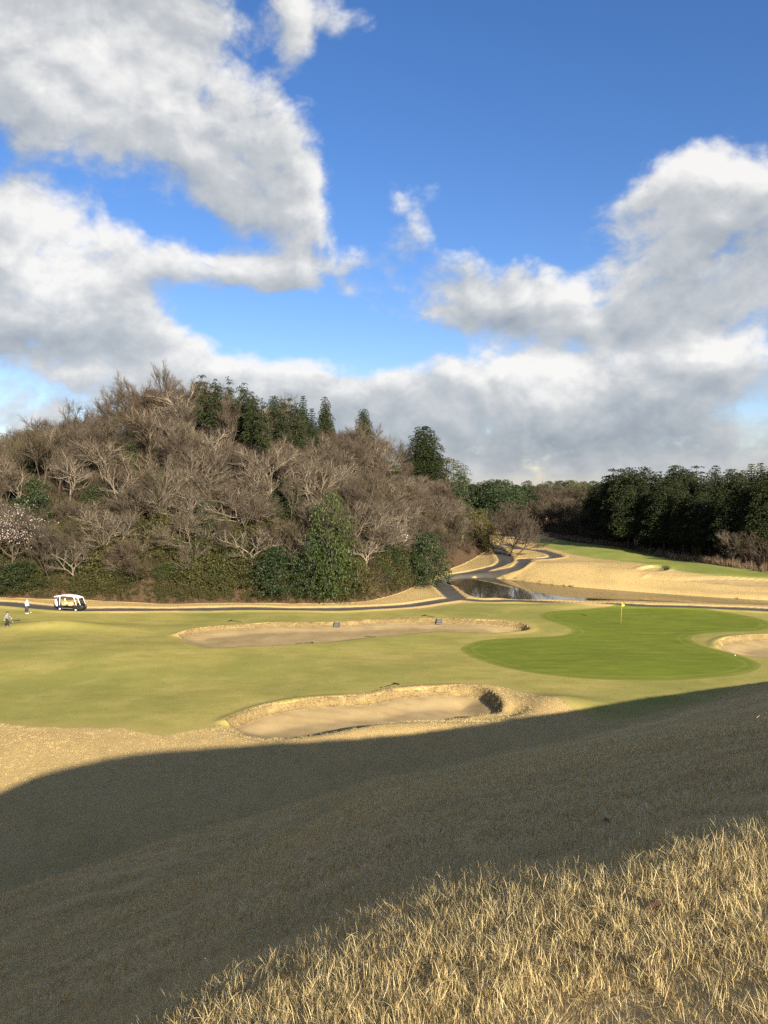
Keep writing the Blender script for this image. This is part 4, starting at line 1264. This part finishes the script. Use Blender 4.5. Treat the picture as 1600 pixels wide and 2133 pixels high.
def brush_clump(seed, n, h):
    rr = random.Random(seed); st = Strips()
    for i in range(n):
        a = rr.uniform(0, 6.283); q = rr.uniform(0, .5); th = rr.uniform(.1, .9); L = h * rr.uniform(.4, 1.1)
        x, y, z = math.cos(a) * q, math.sin(a) * q, 0
        p2 = (x + math.cos(a) * math.sin(th) * L * .5, y + math.sin(a) * math.sin(th) * L * .5, math.cos(th) * L * .55)
        a2 = a + rr.gauss(0, .5); p3 = (p2[0] + math.cos(a2) * math.sin(th) * L * .5, p2[1] + math.sin(a2) * math.sin(th) * L * .5, p2[2] + math.cos(th * 1.2) * L * .45)
        w = rr.uniform(.02, .045)
        st.add([(x, y, z), p2, p3], w, w * .4, (rr.gauss(0, 1) * .6, rr.gauss(0, 1) * .6, rr.gauss(0, 1) * .4), min(1, max(0, rr.gauss(.5, .25))))
    return st
bru = [strip_obj('brush_clump', brush_clump(540 + i, 70, 2.0), M['brush']) for i in range(4)]
dk = [leaf_obj('leafy_clump', leafy(550 + i, 90, 1.1, .7, .26, .14), M[('leaf_dark', 'leaf_olive')[i % 2]]) for i in range(2)]
n = 15000
x = r.uniform(-95, 28, n); y = r.uniform(106, 190, n); hd = sdf(x, y, HILL)
ok = (hd > 1.0) & (np.abs(x) < .6 * y) & (hd < 66) & (r.random(n) < .62)
x, y, hd = x[ok], y[ok], hd[ok]; s_ = r.uniform(.6, 1.4, len(x))
scatter('hillside_brush', np.stack([x, y, HG(x, y)], 1), np.repeat(s_[:, None], 3, 1), bru + bru[:0] + dk[:1], 'brown brush and saplings filling the slope between the trunks', 'brush', .25, 63)
n = 9000
x = r.uniform(15, 130, n); y = r.uniform(105, 290, n); wd = sdf(x, y, WOOD)
ok = (wd > .8) & (wd < 26) & (x < .62 * y)
x, y = x[ok], y[ok]; s_ = r.uniform(.8, 1.9, len(x))
scatter('woodland_brush', np.stack([x, y, HG(x, y)], 1), np.repeat(s_[:, None], 3, 1), [q.copy() for q in bru] + [dk[1]], 'dark brush under the trees of the far wood', 'brush', .25, 64)
# reeds along the wood edge, dry sedge on the pond bank
red = [strip_obj('reed_clump', tuft(560 + i, 60, 1.3, .035, .5, 2, .25, 0), M['reed']) for i in range(3)]
n = 14000
x = r.uniform(30, 85, n); y = r.uniform(100, 250, n); wd = sdf(x, y, WOOD)
ok = (wd > -2.2) & (wd < 1.2) & (x < .6 * y)
x, y = x[ok], y[ok]; s_ = r.uniform(.5, 1.15, len(x))
scatter('reeds', np.stack([x, y, HG(x, y)], 1), np.repeat(s_[:, None], 3, 1), red, 'strip of pale brown reeds along the foot of the dark wood', 'reeds', .12, 65)
sed = [strip_obj('sedge_clump', tuft(570 + i, 40, .35, .02, .25, 2, .6, .1), M['reed']) for i in range(3)]
n = 40000
x = r.uniform(5, 85, n); y = r.uniform(100, 140, n); pdv = sdf(x, y, POND, 6.)
ok = (pdv > -.9) & (pdv < -.1) & (r.random(n) < np.clip(.15 + .7 * vnoise(x, y, 91, .45), 0, 1))
x, y = x[ok], y[ok]; zz = HG(x, y); ok = zz > POND_Z - .05; x, y, zz = x[ok], y[ok], zz[ok]
s_ = r.uniform(.4, 1.1, len(x))
scatter('bank_sedge', np.stack([x, y, zz], 1), np.repeat(s_[:, None], 3, 1), sed, 'dry brown sedge fringe along the pond bank', 'sedge', .25, 66)
lipg = [strip_obj('lip_tuft', tuft(580 + i, 40, .35, .02, .25, 2, .6, .1), M['lip']) for i in range(3)]
n = 90000
x = r.uniform(-25, 30, n); y = r.uniform(45, 100, n); f = fields(x, y)
ok = np.zeros(n, bool)
for k in ('near', 'far', 'green_side'): ok |= (f['bunk'][k] > -.8) & (f['bunk'][k] < -.02)
ok &= f['lip'] > -.15
x, y, zz = x[ok], y[ok], f['z'][ok]; s_ = r.uniform(.14, .30, len(x))
scatter('lip_grass', np.stack([x, y, zz], 1), np.repeat(s_[:, None], 3, 1), [q for q in lipg], 'fringe of long dry grass along the bunker lips', 'grass', .3, 67)
#@@THINGS
# ------------------------------------------------------------------ golf things
M['black'] = plain('black_paint', (.016, .017, .02), .3, spec=.5)
M['white'] = plain('white_paint', (.80, .80, .78), .35)
M['tan_seat'] = plain('tan_seat', (.55, .27, .09), .6)
M['tyre'] = plain('tyre_rubber', (.02, .02, .02), .85)
M['rim'] = plain('rim_silver', (.62, .62, .62), .35, .5)
M['steel'] = plain('brushed_steel', (.5, .5, .5), .35, .8)
M['red'] = plain('red_cloth', (.42, .04, .035), .7)
M['navy'] = plain('navy_cloth', (.022, .028, .05), .85)
M['grey_cloth'] = plain('grey_knit', (.15, .165, .165), .9)
M['white_cloth'] = plain('white_cloth', (.78, .78, .78), .85)
M['skin'] = plain('skin', (.52, .33, .24), .55, var=.05)
M['black_cloth'] = plain('black_cloth', (.015, .015, .018), .9)
M['yellow'] = plain('flag_yellow', (.55, .48, .04), .6)
M['orange'] = plain('stick_orange', (.70, .26, .06), .5)
M['rubber'] = plain('step_rubber', (.025, .025, .027), .7)
M['steptop'] = plain('step_top', (.30, .29, .27), .75)
M['leaf_brown'] = plain('dead_leaf', (.06, .028, .016), .8, var=.35, scale=40)
M['leaf_tan'] = plain('dead_leaf_pale', (.12, .062, .03), .8, var=.3, scale=40)
M['stone'] = plain('stone', (.17, .165, .155), .85, var=.3, scale=30)
M['ball'] = plain('ball_white', (.85, .85, .85), .3)
mg, ng = material('windscreen_glass')
ng.b.inputs['Base Color'].default_value = (.02, .025, .025, 1); ng.b.inputs['Roughness'].default_value = .03
ng.b.inputs['Alpha'].default_value = .62
M['glass'] = mg

def ground_angle(x, y, ang):
    """pitch of the ground along heading ang"""
    e = 1.0; c, s_ = math.cos(ang) * e, math.sin(ang) * e
    return math.atan2(HS(x + c, y + s_) - HS(x - c, y - s_), 2 * e)

# golf cart: local +x is forward
p = P(126, 1268.5)
q = P(164, 1271.0)
head = math.atan2(q[1] - p[1], q[0] - p[0])
cx_, cy_ = (p[0] + q[0]) / 2 - 1.0 * math.cos(head), (p[1] + q[1]) / 2 - 1.0 * math.sin(head)
mid = (cx_ + math.cos(head) * 1.1, cy_ + math.sin(head) * 1.1)
cart = empty('golf_cart', (cx_, cy_, HS(*mid) - 1.1 * math.tan(ground_angle(mid[0], mid[1], head))))
cart.rotation_euler = (0, -ground_angle(mid[0], mid[1], head), head)
tag(cart, 'open sided black and white golf cart parked on the asphalt path', 'golf cart')
b = MB()
prof = [(-.25, .28), (-.32, .60), (-.05, .72), (.28, .72), (.34, .50), (1.78, .46), (1.86, .62), (2.30, .95), (2.75, .86), (2.98, .62), (3.02, .36), (2.85, .25)]
b.loft([[(x, y, z) for x, z in prof] for y in (-.62, -.58, .58, .62)])
b.build('body', M['black'], cart, bevel=.03)
b = MB(); b.box((1.08, -.63, .33), (1.45, .04, .05)); b.box((1.08, .63, .33), (1.45, .04, .05)); b.build('side_step', M['steel'], cart)
b = MB()
rp = [(-.22, 1.80), (-.18, 1.90), (.6, 1.955), (1.4, 1.93), (2.0, 1.84), (2.42, 1.70), (2.46, 1.66), (2.0, 1.77), (1.4, 1.86), (.6, 1.88)]
b.loft([[(x, y, z) for x, z in rp] for y in (-.62, -.6, .6, .62)]); b.build('roof', M['white'], cart, bevel=.02)
for y in (-.58, .58):
    MB().tube([(-.02, y, .62), (.0, y, 1.2), (-.02, y, 1.86)], [.045, .045, .045], 6).build('pillar', M['white'], cart, True)
    MB().tube([(2.28, y, .72), (2.08, y, 1.3), (1.86, y, 1.82)], [.05, .05, .05], 6).build('pillar', M['white'], cart, True)
    MB().tube([(2.80, y, .84), (2.60, y, 1.3), (2.42, y, 1.70)], [.035, .035, .035], 6).build('pillar', M['white'], cart, True)
    MB().box((2.9, y * .72, .60), (.16, .16, .10)).build('headlight', M['rim'], cart)
b = MB(); b.loft([[(2.78, -.55, .86), (2.78, .55, .86), (2.41, .55, 1.68), (2.41, -.55, 1.68)], [(2.80, -.55, .86), (2.80, .55, .86), (2.43, .55, 1.68), (2.43, -.55, 1.68)]])
b.build('windscreen', M['glass'], cart)
for sx_ in (.42, 1.28):
    st_ = MB().box((sx_ + .1, 0, .74), (.50, 1.16, .14)).build('seat', M['tan_seat'], cart, bevel=.04)
    MB().loft([[(sx_ - .16, y, .72), (sx_ - .06, y, .72), (sx_ - .14, y, 1.14), (sx_ - .22, y, 1.14)] for y in (-.58, .58)]).build('backrest', M['tan_seat'], st_, bevel=.03)
MB().box((1.32, -.12, .89), (.36, .34, .16)).build('towel', M['white'], cart, bevel=.05)
MB().box((.52, .1, .90), (.34, .40, .16)).build('jacket', M['white'], cart, bevel=.06)
b = MB(); b.tube([(2.05, -.3, .95), (1.92, -.3, 1.08)], [.02, .02], 5)
for k in range(12):
    a0, a1 = k * math.pi / 6, (k + 1) * math.pi / 6
    b.tube([(1.90 - .06 * math.cos(a0), -.3 + .17 * math.sin(a0), 1.10 + .15 * math.cos(a0)), (1.90 - .06 * math.cos(a1), -.3 + .17 * math.sin(a1), 1.10 + .15 * math.cos(a1))], [.018, .018], 4)
b.build('steering_wheel', M['black'], cart)
for (wx_, wy_) in ((0, -.52), (0, .52), (2.15, -.52), (2.15, .52)):
    w = empty('wheel', (wx_, wy_, .21)); w.parent = cart; w.name = 'wheel'
    b = MB(); ring = [(.21, -.09), (.225, -.05), (.225, .05), (.21, .09), (.13, .09), (.13, -.09)]
    b.loft([[(r__ * math.cos(a_), y__, r__ * math.sin(a_)) for r__, y__ in ring] for a_ in np.linspace(0, 2 * math.pi, 25)], cap=False)
    b.build('tyre', M['tyre'], w, True)
    b = MB(); b.loft([[(r__ * math.cos(a_), y__, r__ * math.sin(a_)) for a_ in np.linspace(0, 2 * math.pi, 20, endpoint=False)] for r__, y__ in ((.135, -.085), (.135, .085))])
    for k in range(5):
        b.box((.07 * math.cos(k * 1.257), -.09 if wy_ < 0 else .09, .07 * math.sin(k * 1.257)), (.05, .02, .05))
    b.build('rim', M['rim'], w, True)
rk = MB(); rk.box((-.42, 0, .50), (.30, 1.1, .05)); rk.tube([(-.30, -.55, .5), (-.30, -.55, 1.15), (-.30, .55, 1.15), (-.30, .55, .5)], [.02] * 4, 5); rk.build('bag_rack', M['steel'], cart)
# golf bags strapped upright on the rack, things of their own
cm = Matrix.Translation(cart.location) @ cart.rotation_euler.to_matrix().to_4x4()
for (y, bm_, hm, lab) in ((-.40, 'white_cloth', 'red', 'white golf bag with red club covers on the cart rack'), (-.12, 'black_cloth', 'red', 'black golf bag with red club cover on the cart rack'),
                          (.15, 'black_cloth', 'white_cloth', 'black golf bag with white club cover on the cart rack'), (.42, 'navy', 'white_cloth', 'navy golf bag at the far end of the cart rack')):
    bag = empty('golf_bag', cm @ Vector((-.46, y, .53))); bag.rotation_euler = (0, -.22, head)
    tag(bag, lab, 'golf bag')
    MB().tube([(0, 0, 0), (0, 0, .3), (0, 0, .78), (0, 0, .82)], [.11, .125, .12, .13], 10).build('body', M[bm_], bag, True)
    MB().box((-.12, 0, .35), (.08, .16, .36)).build('pocket', M[bm_], bag, bevel=.02)
    for k in range(4):
        a_ = k * 1.6; e_ = (.07 * math.cos(a_), .07 * math.sin(a_), 1.0 + .05 * k)
        c_ = MB().tube([(.05 * math.cos(a_), .05 * math.sin(a_), .6), e_], [.008, .008], 4).build('club', M['steel'], bag)
        MB().tube([e_, (e_[0] - .02, e_[1], e_[2] + .05), (e_[0] - .06, e_[1], e_[2] + .11)], [.02, .05, .025], 7).build('club_cover', M[hm if k < 3 else 'white_cloth'], c_, True)

# people ----------------------------------------------------------------------
def skin_mesh(name, verts, edges, rads, mat, parent, sub=2):
    me = bpy.data.meshes.new(name); me.from_pydata(verts, edges, []); me.update()
    o = bpy.data.objects.new(name, me); COL.objects.link(o); o.parent = parent
    md = o.modifiers.new('skin', 'SKIN'); md.use_smooth_shade = True
    for i, v in enumerate(me.skin_vertices[0].data):
        rr = rads[i]; v.radius = (rr, rr) if np.isscalar(rr) else rr
        v.use_root = (i == 0)
    s_ = o.modifiers.new('sub', 'SUBSURF'); s_.levels = sub; s_.render_levels = sub
    me.materials.append(mat)
    return o
def person(loc, rz, J, top, legs_mat, shoe_mat, head_mat, label, hood=False, skirt=False):
    """J: joint positions; local +x is the way the person faces, z up"""
    root = empty('person', loc, rz); tag(root, label, 'person')
    V = lambda k: J[k]
    names = ['hip', 'waist', 'chest', 'neck', 'head0', 'head1', 'shl', 'ell', 'wrl', 'pal', 'shr', 'elr', 'wrr', 'par', 'hil', 'knl', 'anl', 'tol', 'hir', 'knr', 'anr', 'tor']
    rad = dict(hip=(.13, .16), waist=(.115, .14), chest=(.125, .17), neck=.055, head0=(.085, .075), head1=(.095, .08), shl=.06, ell=.042, wrl=.028, pal=(.035, .018), shr=.06, elr=.042, wrr=.028, par=(.035, .018),
               hil=.085, knl=.058, anl=.040, tol=.035, hir=.085, knr=.058, anr=.040, tor=.035)
    E = [('hip', 'waist'), ('waist', 'chest'), ('chest', 'neck'), ('neck', 'head0'), ('head0', 'head1')]
    for s_ in 'lr': E += [('chest', 'sh' + s_), ('sh' + s_, 'el' + s_), ('el' + s_, 'wr' + s_), ('wr' + s_, 'pa' + s_), ('hip', 'hi' + s_), ('hi' + s_, 'kn' + s_), ('kn' + s_, 'an' + s_), ('an' + s_, 'to' + s_)]
    vs = [tuple(V(n)) for n in names]; rads = [rad[n] for n in names]; ed = [(names.index(a_), names.index(b_)) for a_, b_ in E]
    for s_ in 'lr':                                   # five bent fingers from each palm
        w_, pl = Vector(V('wr' + s_)), Vector(V('pa' + s_)); d_ = (pl - w_).normalized()
        side = Vector((1, 0, 0)); side = (side - d_ * side.dot(d_)).normalized(); cur = d_.cross(side) * (-1 if s_ == 'l' else 1)
        for k, (off_, ln) in enumerate(((-.026, .060), (-.009, .072), (.009, .068), (.026, .052), (.040, .045))):
            i0 = len(vs); b0 = pl + side * off_ - (d_ * .035 if k == 4 else d_ * 0)
            vs += [tuple(b0 + d_ * ln * .5 + cur * .008 + (side * .02 if k == 4 else side * 0)), tuple(b0 + d_ * ln * .9 + cur * .03 + (side * .028 if k == 4 else side * 0))]
            rads += [.010, .008]; ed += [(names.index('pa' + s_), i0), (i0, i0 + 1)]
    skin_mesh('body', vs, ed, rads, M['skin'], root)
    hd0, hd1 = Vector(V('head0')), Vector(V('head1'))
    # face: nose, eyes, ears
    c = (hd0 + hd1) * .5
    # clothing follows the same joints, a little fuller
    nm = ['chest', 'waist', 'hip', 'neck', 'shl', 'ell', 'wrl', 'shr', 'elr', 'wrr']
    rr = [(.155, .20), (.15, .18), (.16, .19), .075, .085, .064, .05, .085, .064, .05]
    skin_mesh('jacket', [tuple(V(n)) if n != 'neck' else tuple(Vector(V('chest')).lerp(Vector(V('neck')), .8)) for n in nm],
              [(0, 1), (1, 2), (0, 3), (0, 4), (4, 5), (5, 6), (0, 7), (7, 8), (8, 9)], rr, top, root)
    nm = ['hip', 'waist', 'hil', 'knl', 'anl', 'hir', 'knr', 'anr']
    skin_mesh('trousers', [tuple(V(n)) for n in nm], [(0, 1), (0, 2), (2, 3), (3, 4), (0, 5), (5, 6), (6, 7)], [(.15, .175), (.13, .155), .105, .078, .062, .105, .078, .062], legs_mat, root)
    if skirt:
        h_ = Vector(V('hip')); b = MB(); ring = lambda r1, r2, z: [(h_.x + r1 * math.cos(t_), h_.y + r2 * math.sin(t_), z) for t_ in np.linspace(0, 6.283, 16, endpoint=False)]
        b.loft([ring(.16, .19, h_.z + .06), ring(.19, .215, h_.z - .12), ring(.215, .24, h_.z - .32)], cap=False).build('skirt', legs_mat, root, True)
    for s_ in 'lr':
        a_, t_ = Vector(V('an' + s_)), Vector(V('to' + s_)); dd = (t_ - a_); dd.z = 0
        hl = a_ - dd.normalized() * .06; hl.z = t_.z
        skin_mesh('shoe', [tuple(hl), tuple(hl.lerp(t_, .55)), tuple(t_ + dd.normalized() * .05), tuple(a_ - Vector((0, 0, .01)))], [(0, 1), (1, 2), (0, 3)], [.048, .050, .042, .045], shoe_mat, root)
    fr = Vector((1, 0, 0))
    b = MB()
    n_ = 14
    def cap_ring(k, rx, ry): return [(c.x + rx * math.cos(t_) - .005, c.y + ry * math.sin(t_), k) for t_ in np.linspace(0, 6.283, n_, endpoint=False)]
    top_z = hd1.z + .085
    b.loft([cap_ring(top_z - .11, .112, .098), cap_ring(top_z - .05, .108, .094), cap_ring(top_z - .01, .075, .065), cap_ring(top_z + .008, .02, .02)])
    b.loft([[(c.x + .09, c.y - .075, top_z - .105), (c.x + .09, c.y + .075, top_z - .105), (c.x + .19, c.y + .055, top_z - .12), (c.x + .19, c.y - .055, top_z - .12)],
            [(c.x + .09, c.y - .075, top_z - .093), (c.x + .09, c.y + .075, top_z - .093), (c.x + .19, c.y + .055, top_z - .108), (c.x + .19, c.y - .055, top_z - .108)]])
    b.build('cap', head_mat, root, True)
    b = MB(); b.loft([[(c.x + rx * math.cos(t_) - .022, c.y + ry * math.sin(t_), z_) for t_ in np.linspace(0, 6.283, n_, endpoint=False)] for z_, rx, ry in ((c.z - .06, .07, .068), (c.z + .0, .092, .088), (c.z + .07, .095, .09))])
    b.build('hair', M['black_cloth'], root, True)
    b = MB(); b.tube([tuple(c + fr * .08 + Vector((0, 0, .02))), tuple(c + fr * .115 + Vector((0, 0, -.02))), tuple(c + fr * .085 + Vector((0, 0, -.03)))], [.01, .017, .012], 6); b.build('nose', M['skin'], root, True)
    if hood:
        b = MB(); b.loft([[(c.x - .05 + rx * math.cos(t_), c.y + ry * math.sin(t_), z_) for t_ in np.linspace(0, 6.283, n_, endpoint=False)] for z_, rx, ry in ((c.z - .17, .13, .15), (c.z - .08, .12, .13), (c.z - .03, .09, .11))], cap=False)
        b.build('hood', top, root, True)
    return root
stand = dict(hip=(0, 0, .90), waist=(.01, 0, 1.05), chest=(.02, 0, 1.28), neck=(.03, 0, 1.43), head0=(.06, 0, 1.50), head1=(.06, 0, 1.60), shl=(.02, .19, 1.37), ell=(.03, .25, 1.12), wrl=(.20, .12, .98), pal=(.27, .07, .95),
             shr=(.02, -.19, 1.37), elr=(.03, -.25, 1.12), wrr=(.20, -.12, .98), par=(.27, -.07, .95), hil=(0, .10, .86), knl=(.03, .11, .48), anl=(0, .12, .09), tol=(.13, .13, .05), hir=(0, -.10, .86), knr=(.03, -.11, .48), anr=(0, -.12, .09), tor=(.13, -.13, .05))
walk = dict(hip=(0, 0, .92), waist=(.02, 0, 1.07), chest=(.05, 0, 1.32), neck=(.07, 0, 1.48), head0=(.10, 0, 1.55), head1=(.11, 0, 1.65), shl=(.05, .20, 1.41), ell=(.20, .25, 1.16), wrl=(.38, .22, .99), pal=(.43, .21, .93),
            shr=(.05, -.20, 1.41), elr=(-.14, -.27, 1.16), wrr=(-.20, -.27, .90), par=(-.20, -.27, .83), hil=(0, .10, .88), knl=(-.02, .11, .47), anl=(-.30, .12, .14), tol=(-.20, .12, .055), hir=(0, -.10, .88), knr=(.20, -.11, .50), anr=(.24, -.12, .09), tor=(.37, -.13, .055))
def on_ground(px, py):
    p_ = P(px, py); return (p_[0], p_[1], HS(p_[0], p_[1]))
w1 = on_ground(56, 1278.5)
person(w1, R(65), stand, M['white_cloth'], M['navy'], M['white_cloth'], M['white_cloth'], 'person in white hooded top and dark skirt standing near the golf cart', hood=True, skirt=True)
w2 = on_ground(14.5, 1307)
person(w2, R(12), walk, M['grey_cloth'], M['black_cloth'], M['black_cloth'], M['black_cloth'], 'person in grey jacket and dark cap walking across the fairway')
c_ = empty('golf_club', (w2[0] + .48, w2[1] + .2, w2[2] + .62), R(12)); tag(c_, 'golf club with red grip carried by the walking person in grey', 'golf club')
MB().tube([(-.1, 0, .32), (.28, 0, -.52)], [.012, .010], 6).build('shaft', M['steel'], c_, True)
MB().tube([(-.1, 0, .32), (-.02, 0, .14)], [.018, .018], 6).build('grip', M['red'], c_, True)
MB().box((.32, 0, -.55), (.11, .03, .05)).build('club_head', M['red'], c_, bevel=.01)

# flagstick ---------------------------------------------------------------------
f0 = on_ground(1293.5, 1300)
fl = empty('flagstick', f0); tag(fl, 'thin orange flagstick with yellow flag on the putting green', 'flagstick')
fl.rotation_euler = (0, R(2.2), 0)
MB().tube([(0, 0, -.1), (0, 0, 2.45)], [.016, .014], 8).build('pole', M['orange'], fl, True)
b = MB(); nu, nv_ = 9, 7
for thick_ in (0, 1):
    n0 = len(b.v)
    for j in range(nv_):
        for i in range(nu):
            u, v = i / (nu - 1), j / (nv_ - 1)
            b.v.append((.02 + u * (.32 - .08 * v), (.06 * math.sin(u * 6 + v) * u) + thick_ * .006, 2.44 - v * .36 - u * .20 * (1 - v)))
    for j in range(nv_ - 1):
        for i in range(nu - 1):
            k = n0 + j * nu + i; b.f.append((k, k + 1, k + nu + 1, k + nu))
b.build('flag', M['yellow'], fl, True)

# bunker steps -------------------------------------------------------------------
for (px, py, n_, lab) in ((703, 1299, 3, 'three rubber steps down the lip of the far bunker, near its middle'), (917, 1299, 4, 'four rubber steps down the lip of the far bunker, near its narrow end')):
    p_ = on_plane(px, py - 3, 0.0); x0, y0 = p_[0], p_[1]
    ys = np.linspace(y0 - 4, y0 + 5, 120); dB = sdf(np.full(120, x0), ys, BUNKERS['far'][0], 12.)
    ye_ = ys[np.where(dB > 0)[0].max()]                        # far rim of the sand at this x
    zt = HS(x0, ye_ + 1.0); zb = HS(x0, ye_ - .5)
    st_ = empty('bunker_steps', (x0, ye_ - .35, zb)); tag(st_, lab, 'steps')
    hgt = max(zt - zb, .5)
    for k in range(n_):
        t_ = MB().box((.05 * k - .1, .28 * k, hgt * (k + .5) / n_ - .1), (.62, .34, hgt / n_ + .16)).build('step', M['rubber'], st_, bevel=.02)
        MB().box((.05 * k - .1, .28 * k + .02, hgt * (k + 1) / n_ - .02), (.56, .24, .03)).build('tread', M['steptop'], t_)

# rakes ---------------------------------------------------------------------------
RK = [((480, 1294), (497, 1296), 'bunker rake lying on the grass above the broad end of the far bunker'), ((884, 1283), (906, 1287), 'bunker rake lying on the grass beside the four steps'),
      ((651, 1339), (612, 1341.5), 'bunker rake lying on the fairway below the far bunker'), ((826, 1426), (798, 1434), 'bunker rake lying on the grass above the near bunker'),
      ((777, 1319), (771, 1317), 'bunker rake lying half hidden on the near edge of the far bunker'), ((40, 1293.5), (22, 1295), 'rake lying on the fairway behind the walking person in grey')]
for (ph, pe, lab) in RK:
    h_ = Vector(on_ground(*ph)); e_ = Vector(on_ground(*pe))
    d_ = (e_ - h_); d_.z = 0; d_ = d_.normalized() if d_.length > .01 else Vector((1, 0, 0)); L = 1.75
    rk_ = empty('bunker_rake', (h_.x, h_.y, h_.z + .06), math.atan2(d_.y, d_.x)); tag(rk_, lab, 'rake')
    zz_ = HS(h_.x + d_.x * L, h_.y + d_.y * L) - h_.z
    MB().tube([(0, 0, .02), (L, 0, zz_ + .03)], [.026, .026], 6).build('handle', M['black'], rk_, True)
    hd = MB().box((0, 0, .02), (.10, .60, .07)).build('head', M['black'], rk_, bevel=.01)
    b = MB()
    for k in range(9): b.box((-.03, -.26 + k * .065, -.03), (.02, .018, .09))
    b.build('teeth', M['black'], hd)

# golf balls -----------------------------------------------------------------------
def ball(px, py, lab):
    p_ = on_ground(px, py); b = MB(); n_ = 10
    b.loft([[(.045 * math.sin(t_) * math.cos(a_), .045 * math.sin(t_) * math.sin(a_), .045 - .045 * math.cos(t_)) for a_ in np.linspace(0, 6.283, 12, endpoint=False)] for t_ in np.linspace(.08, 3.06, n_)])
    o = b.build('golf_ball', M['ball'], None, True, loc=(p_[0], p_[1], p_[2] + .01)); tag(o, lab, 'golf ball')
ball(64.5, 1276.5, 'white golf ball on the grass in front of the person in white')
ball(1531, 1366, 'white golf ball near the edge of the putting green')

# stray leaves in the foreground grass -----------------------------------
def near_hit(px, py):
    d = ray(px, py); t = np.linspace(1, 14, 1500); pp = EYE[None] + d[None] * t[:, None]
    k = np.argmax(pp[:, 2] < H0(pp[:, 0], pp[:, 1])); return pp[k]
LV = [(1362, 1905, .085, 'leaf_brown', (1.0, .25, .6), 'curled dark brown leaf caught upright in the sunlit grass'), (1262, 1722, .075, 'leaf_brown', (.9, .3, 2.0), 'dark dead leaf lying in the shaded grass just over the crest'),
      (1245, 2008, .05, 'leaf_tan', (.7, -.3, 1.4), 'orange brown leaf scrap in the sunlit grass'),
      (1355, 2038, .05, 'leaf_brown', (.8, .1, .2), 'narrow brown leaf standing in the sunlit grass')]
for (px, py, L, mt, rot_, lab) in LV:
    p_ = near_hit(px, py); b = MB(); nu, nv_ = 9, 6
    for th_ in (0, .0012):
        n0 = len(b.v)
        for j in range(nu):
            u = j / (nu - 1); wd_ = .42 * L * math.sin(math.pi * min(1, .06 + .94 * u)) ** .8 * (1 + .18 * math.sin(u * 21))
            for i in range(nv_):
                v = i / (nv_ - 1) * 2 - 1
                b.v.append((L * (u - .5) * 1.2, wd_ * v * .62, abs(v) ** 1.5 * wd_ * .55 + .12 * L * math.sin(u * 3.1) + th_))
        for j in range(nu - 1):
            for i in range(nv_ - 1):
                k = n0 + j * nv_ + i; b.f.append((k, k + 1, k + nv_ + 1, k + nv_))
    o = b.build('fallen_leaf', M[mt], None, True, loc=(p_[0], p_[1], p_[2] + .03)); o.rotation_euler = rot_; tag(o, lab, 'leaf')
# small pale post on the pond bank
p_ = P(1000, 1204.5); o = MB().tube([(0, 0, -.2), (0, 0, .35), (0, 0, .45), (0, 0, .48)], [.16, .16, .13, .05], 10).build('white_marker', M['white'], None, True, loc=(p_[0], p_[1] + .4, HS(p_[0], p_[1] + .4))); tag(o, 'small white marker on the pond bank below the road', 'marker')
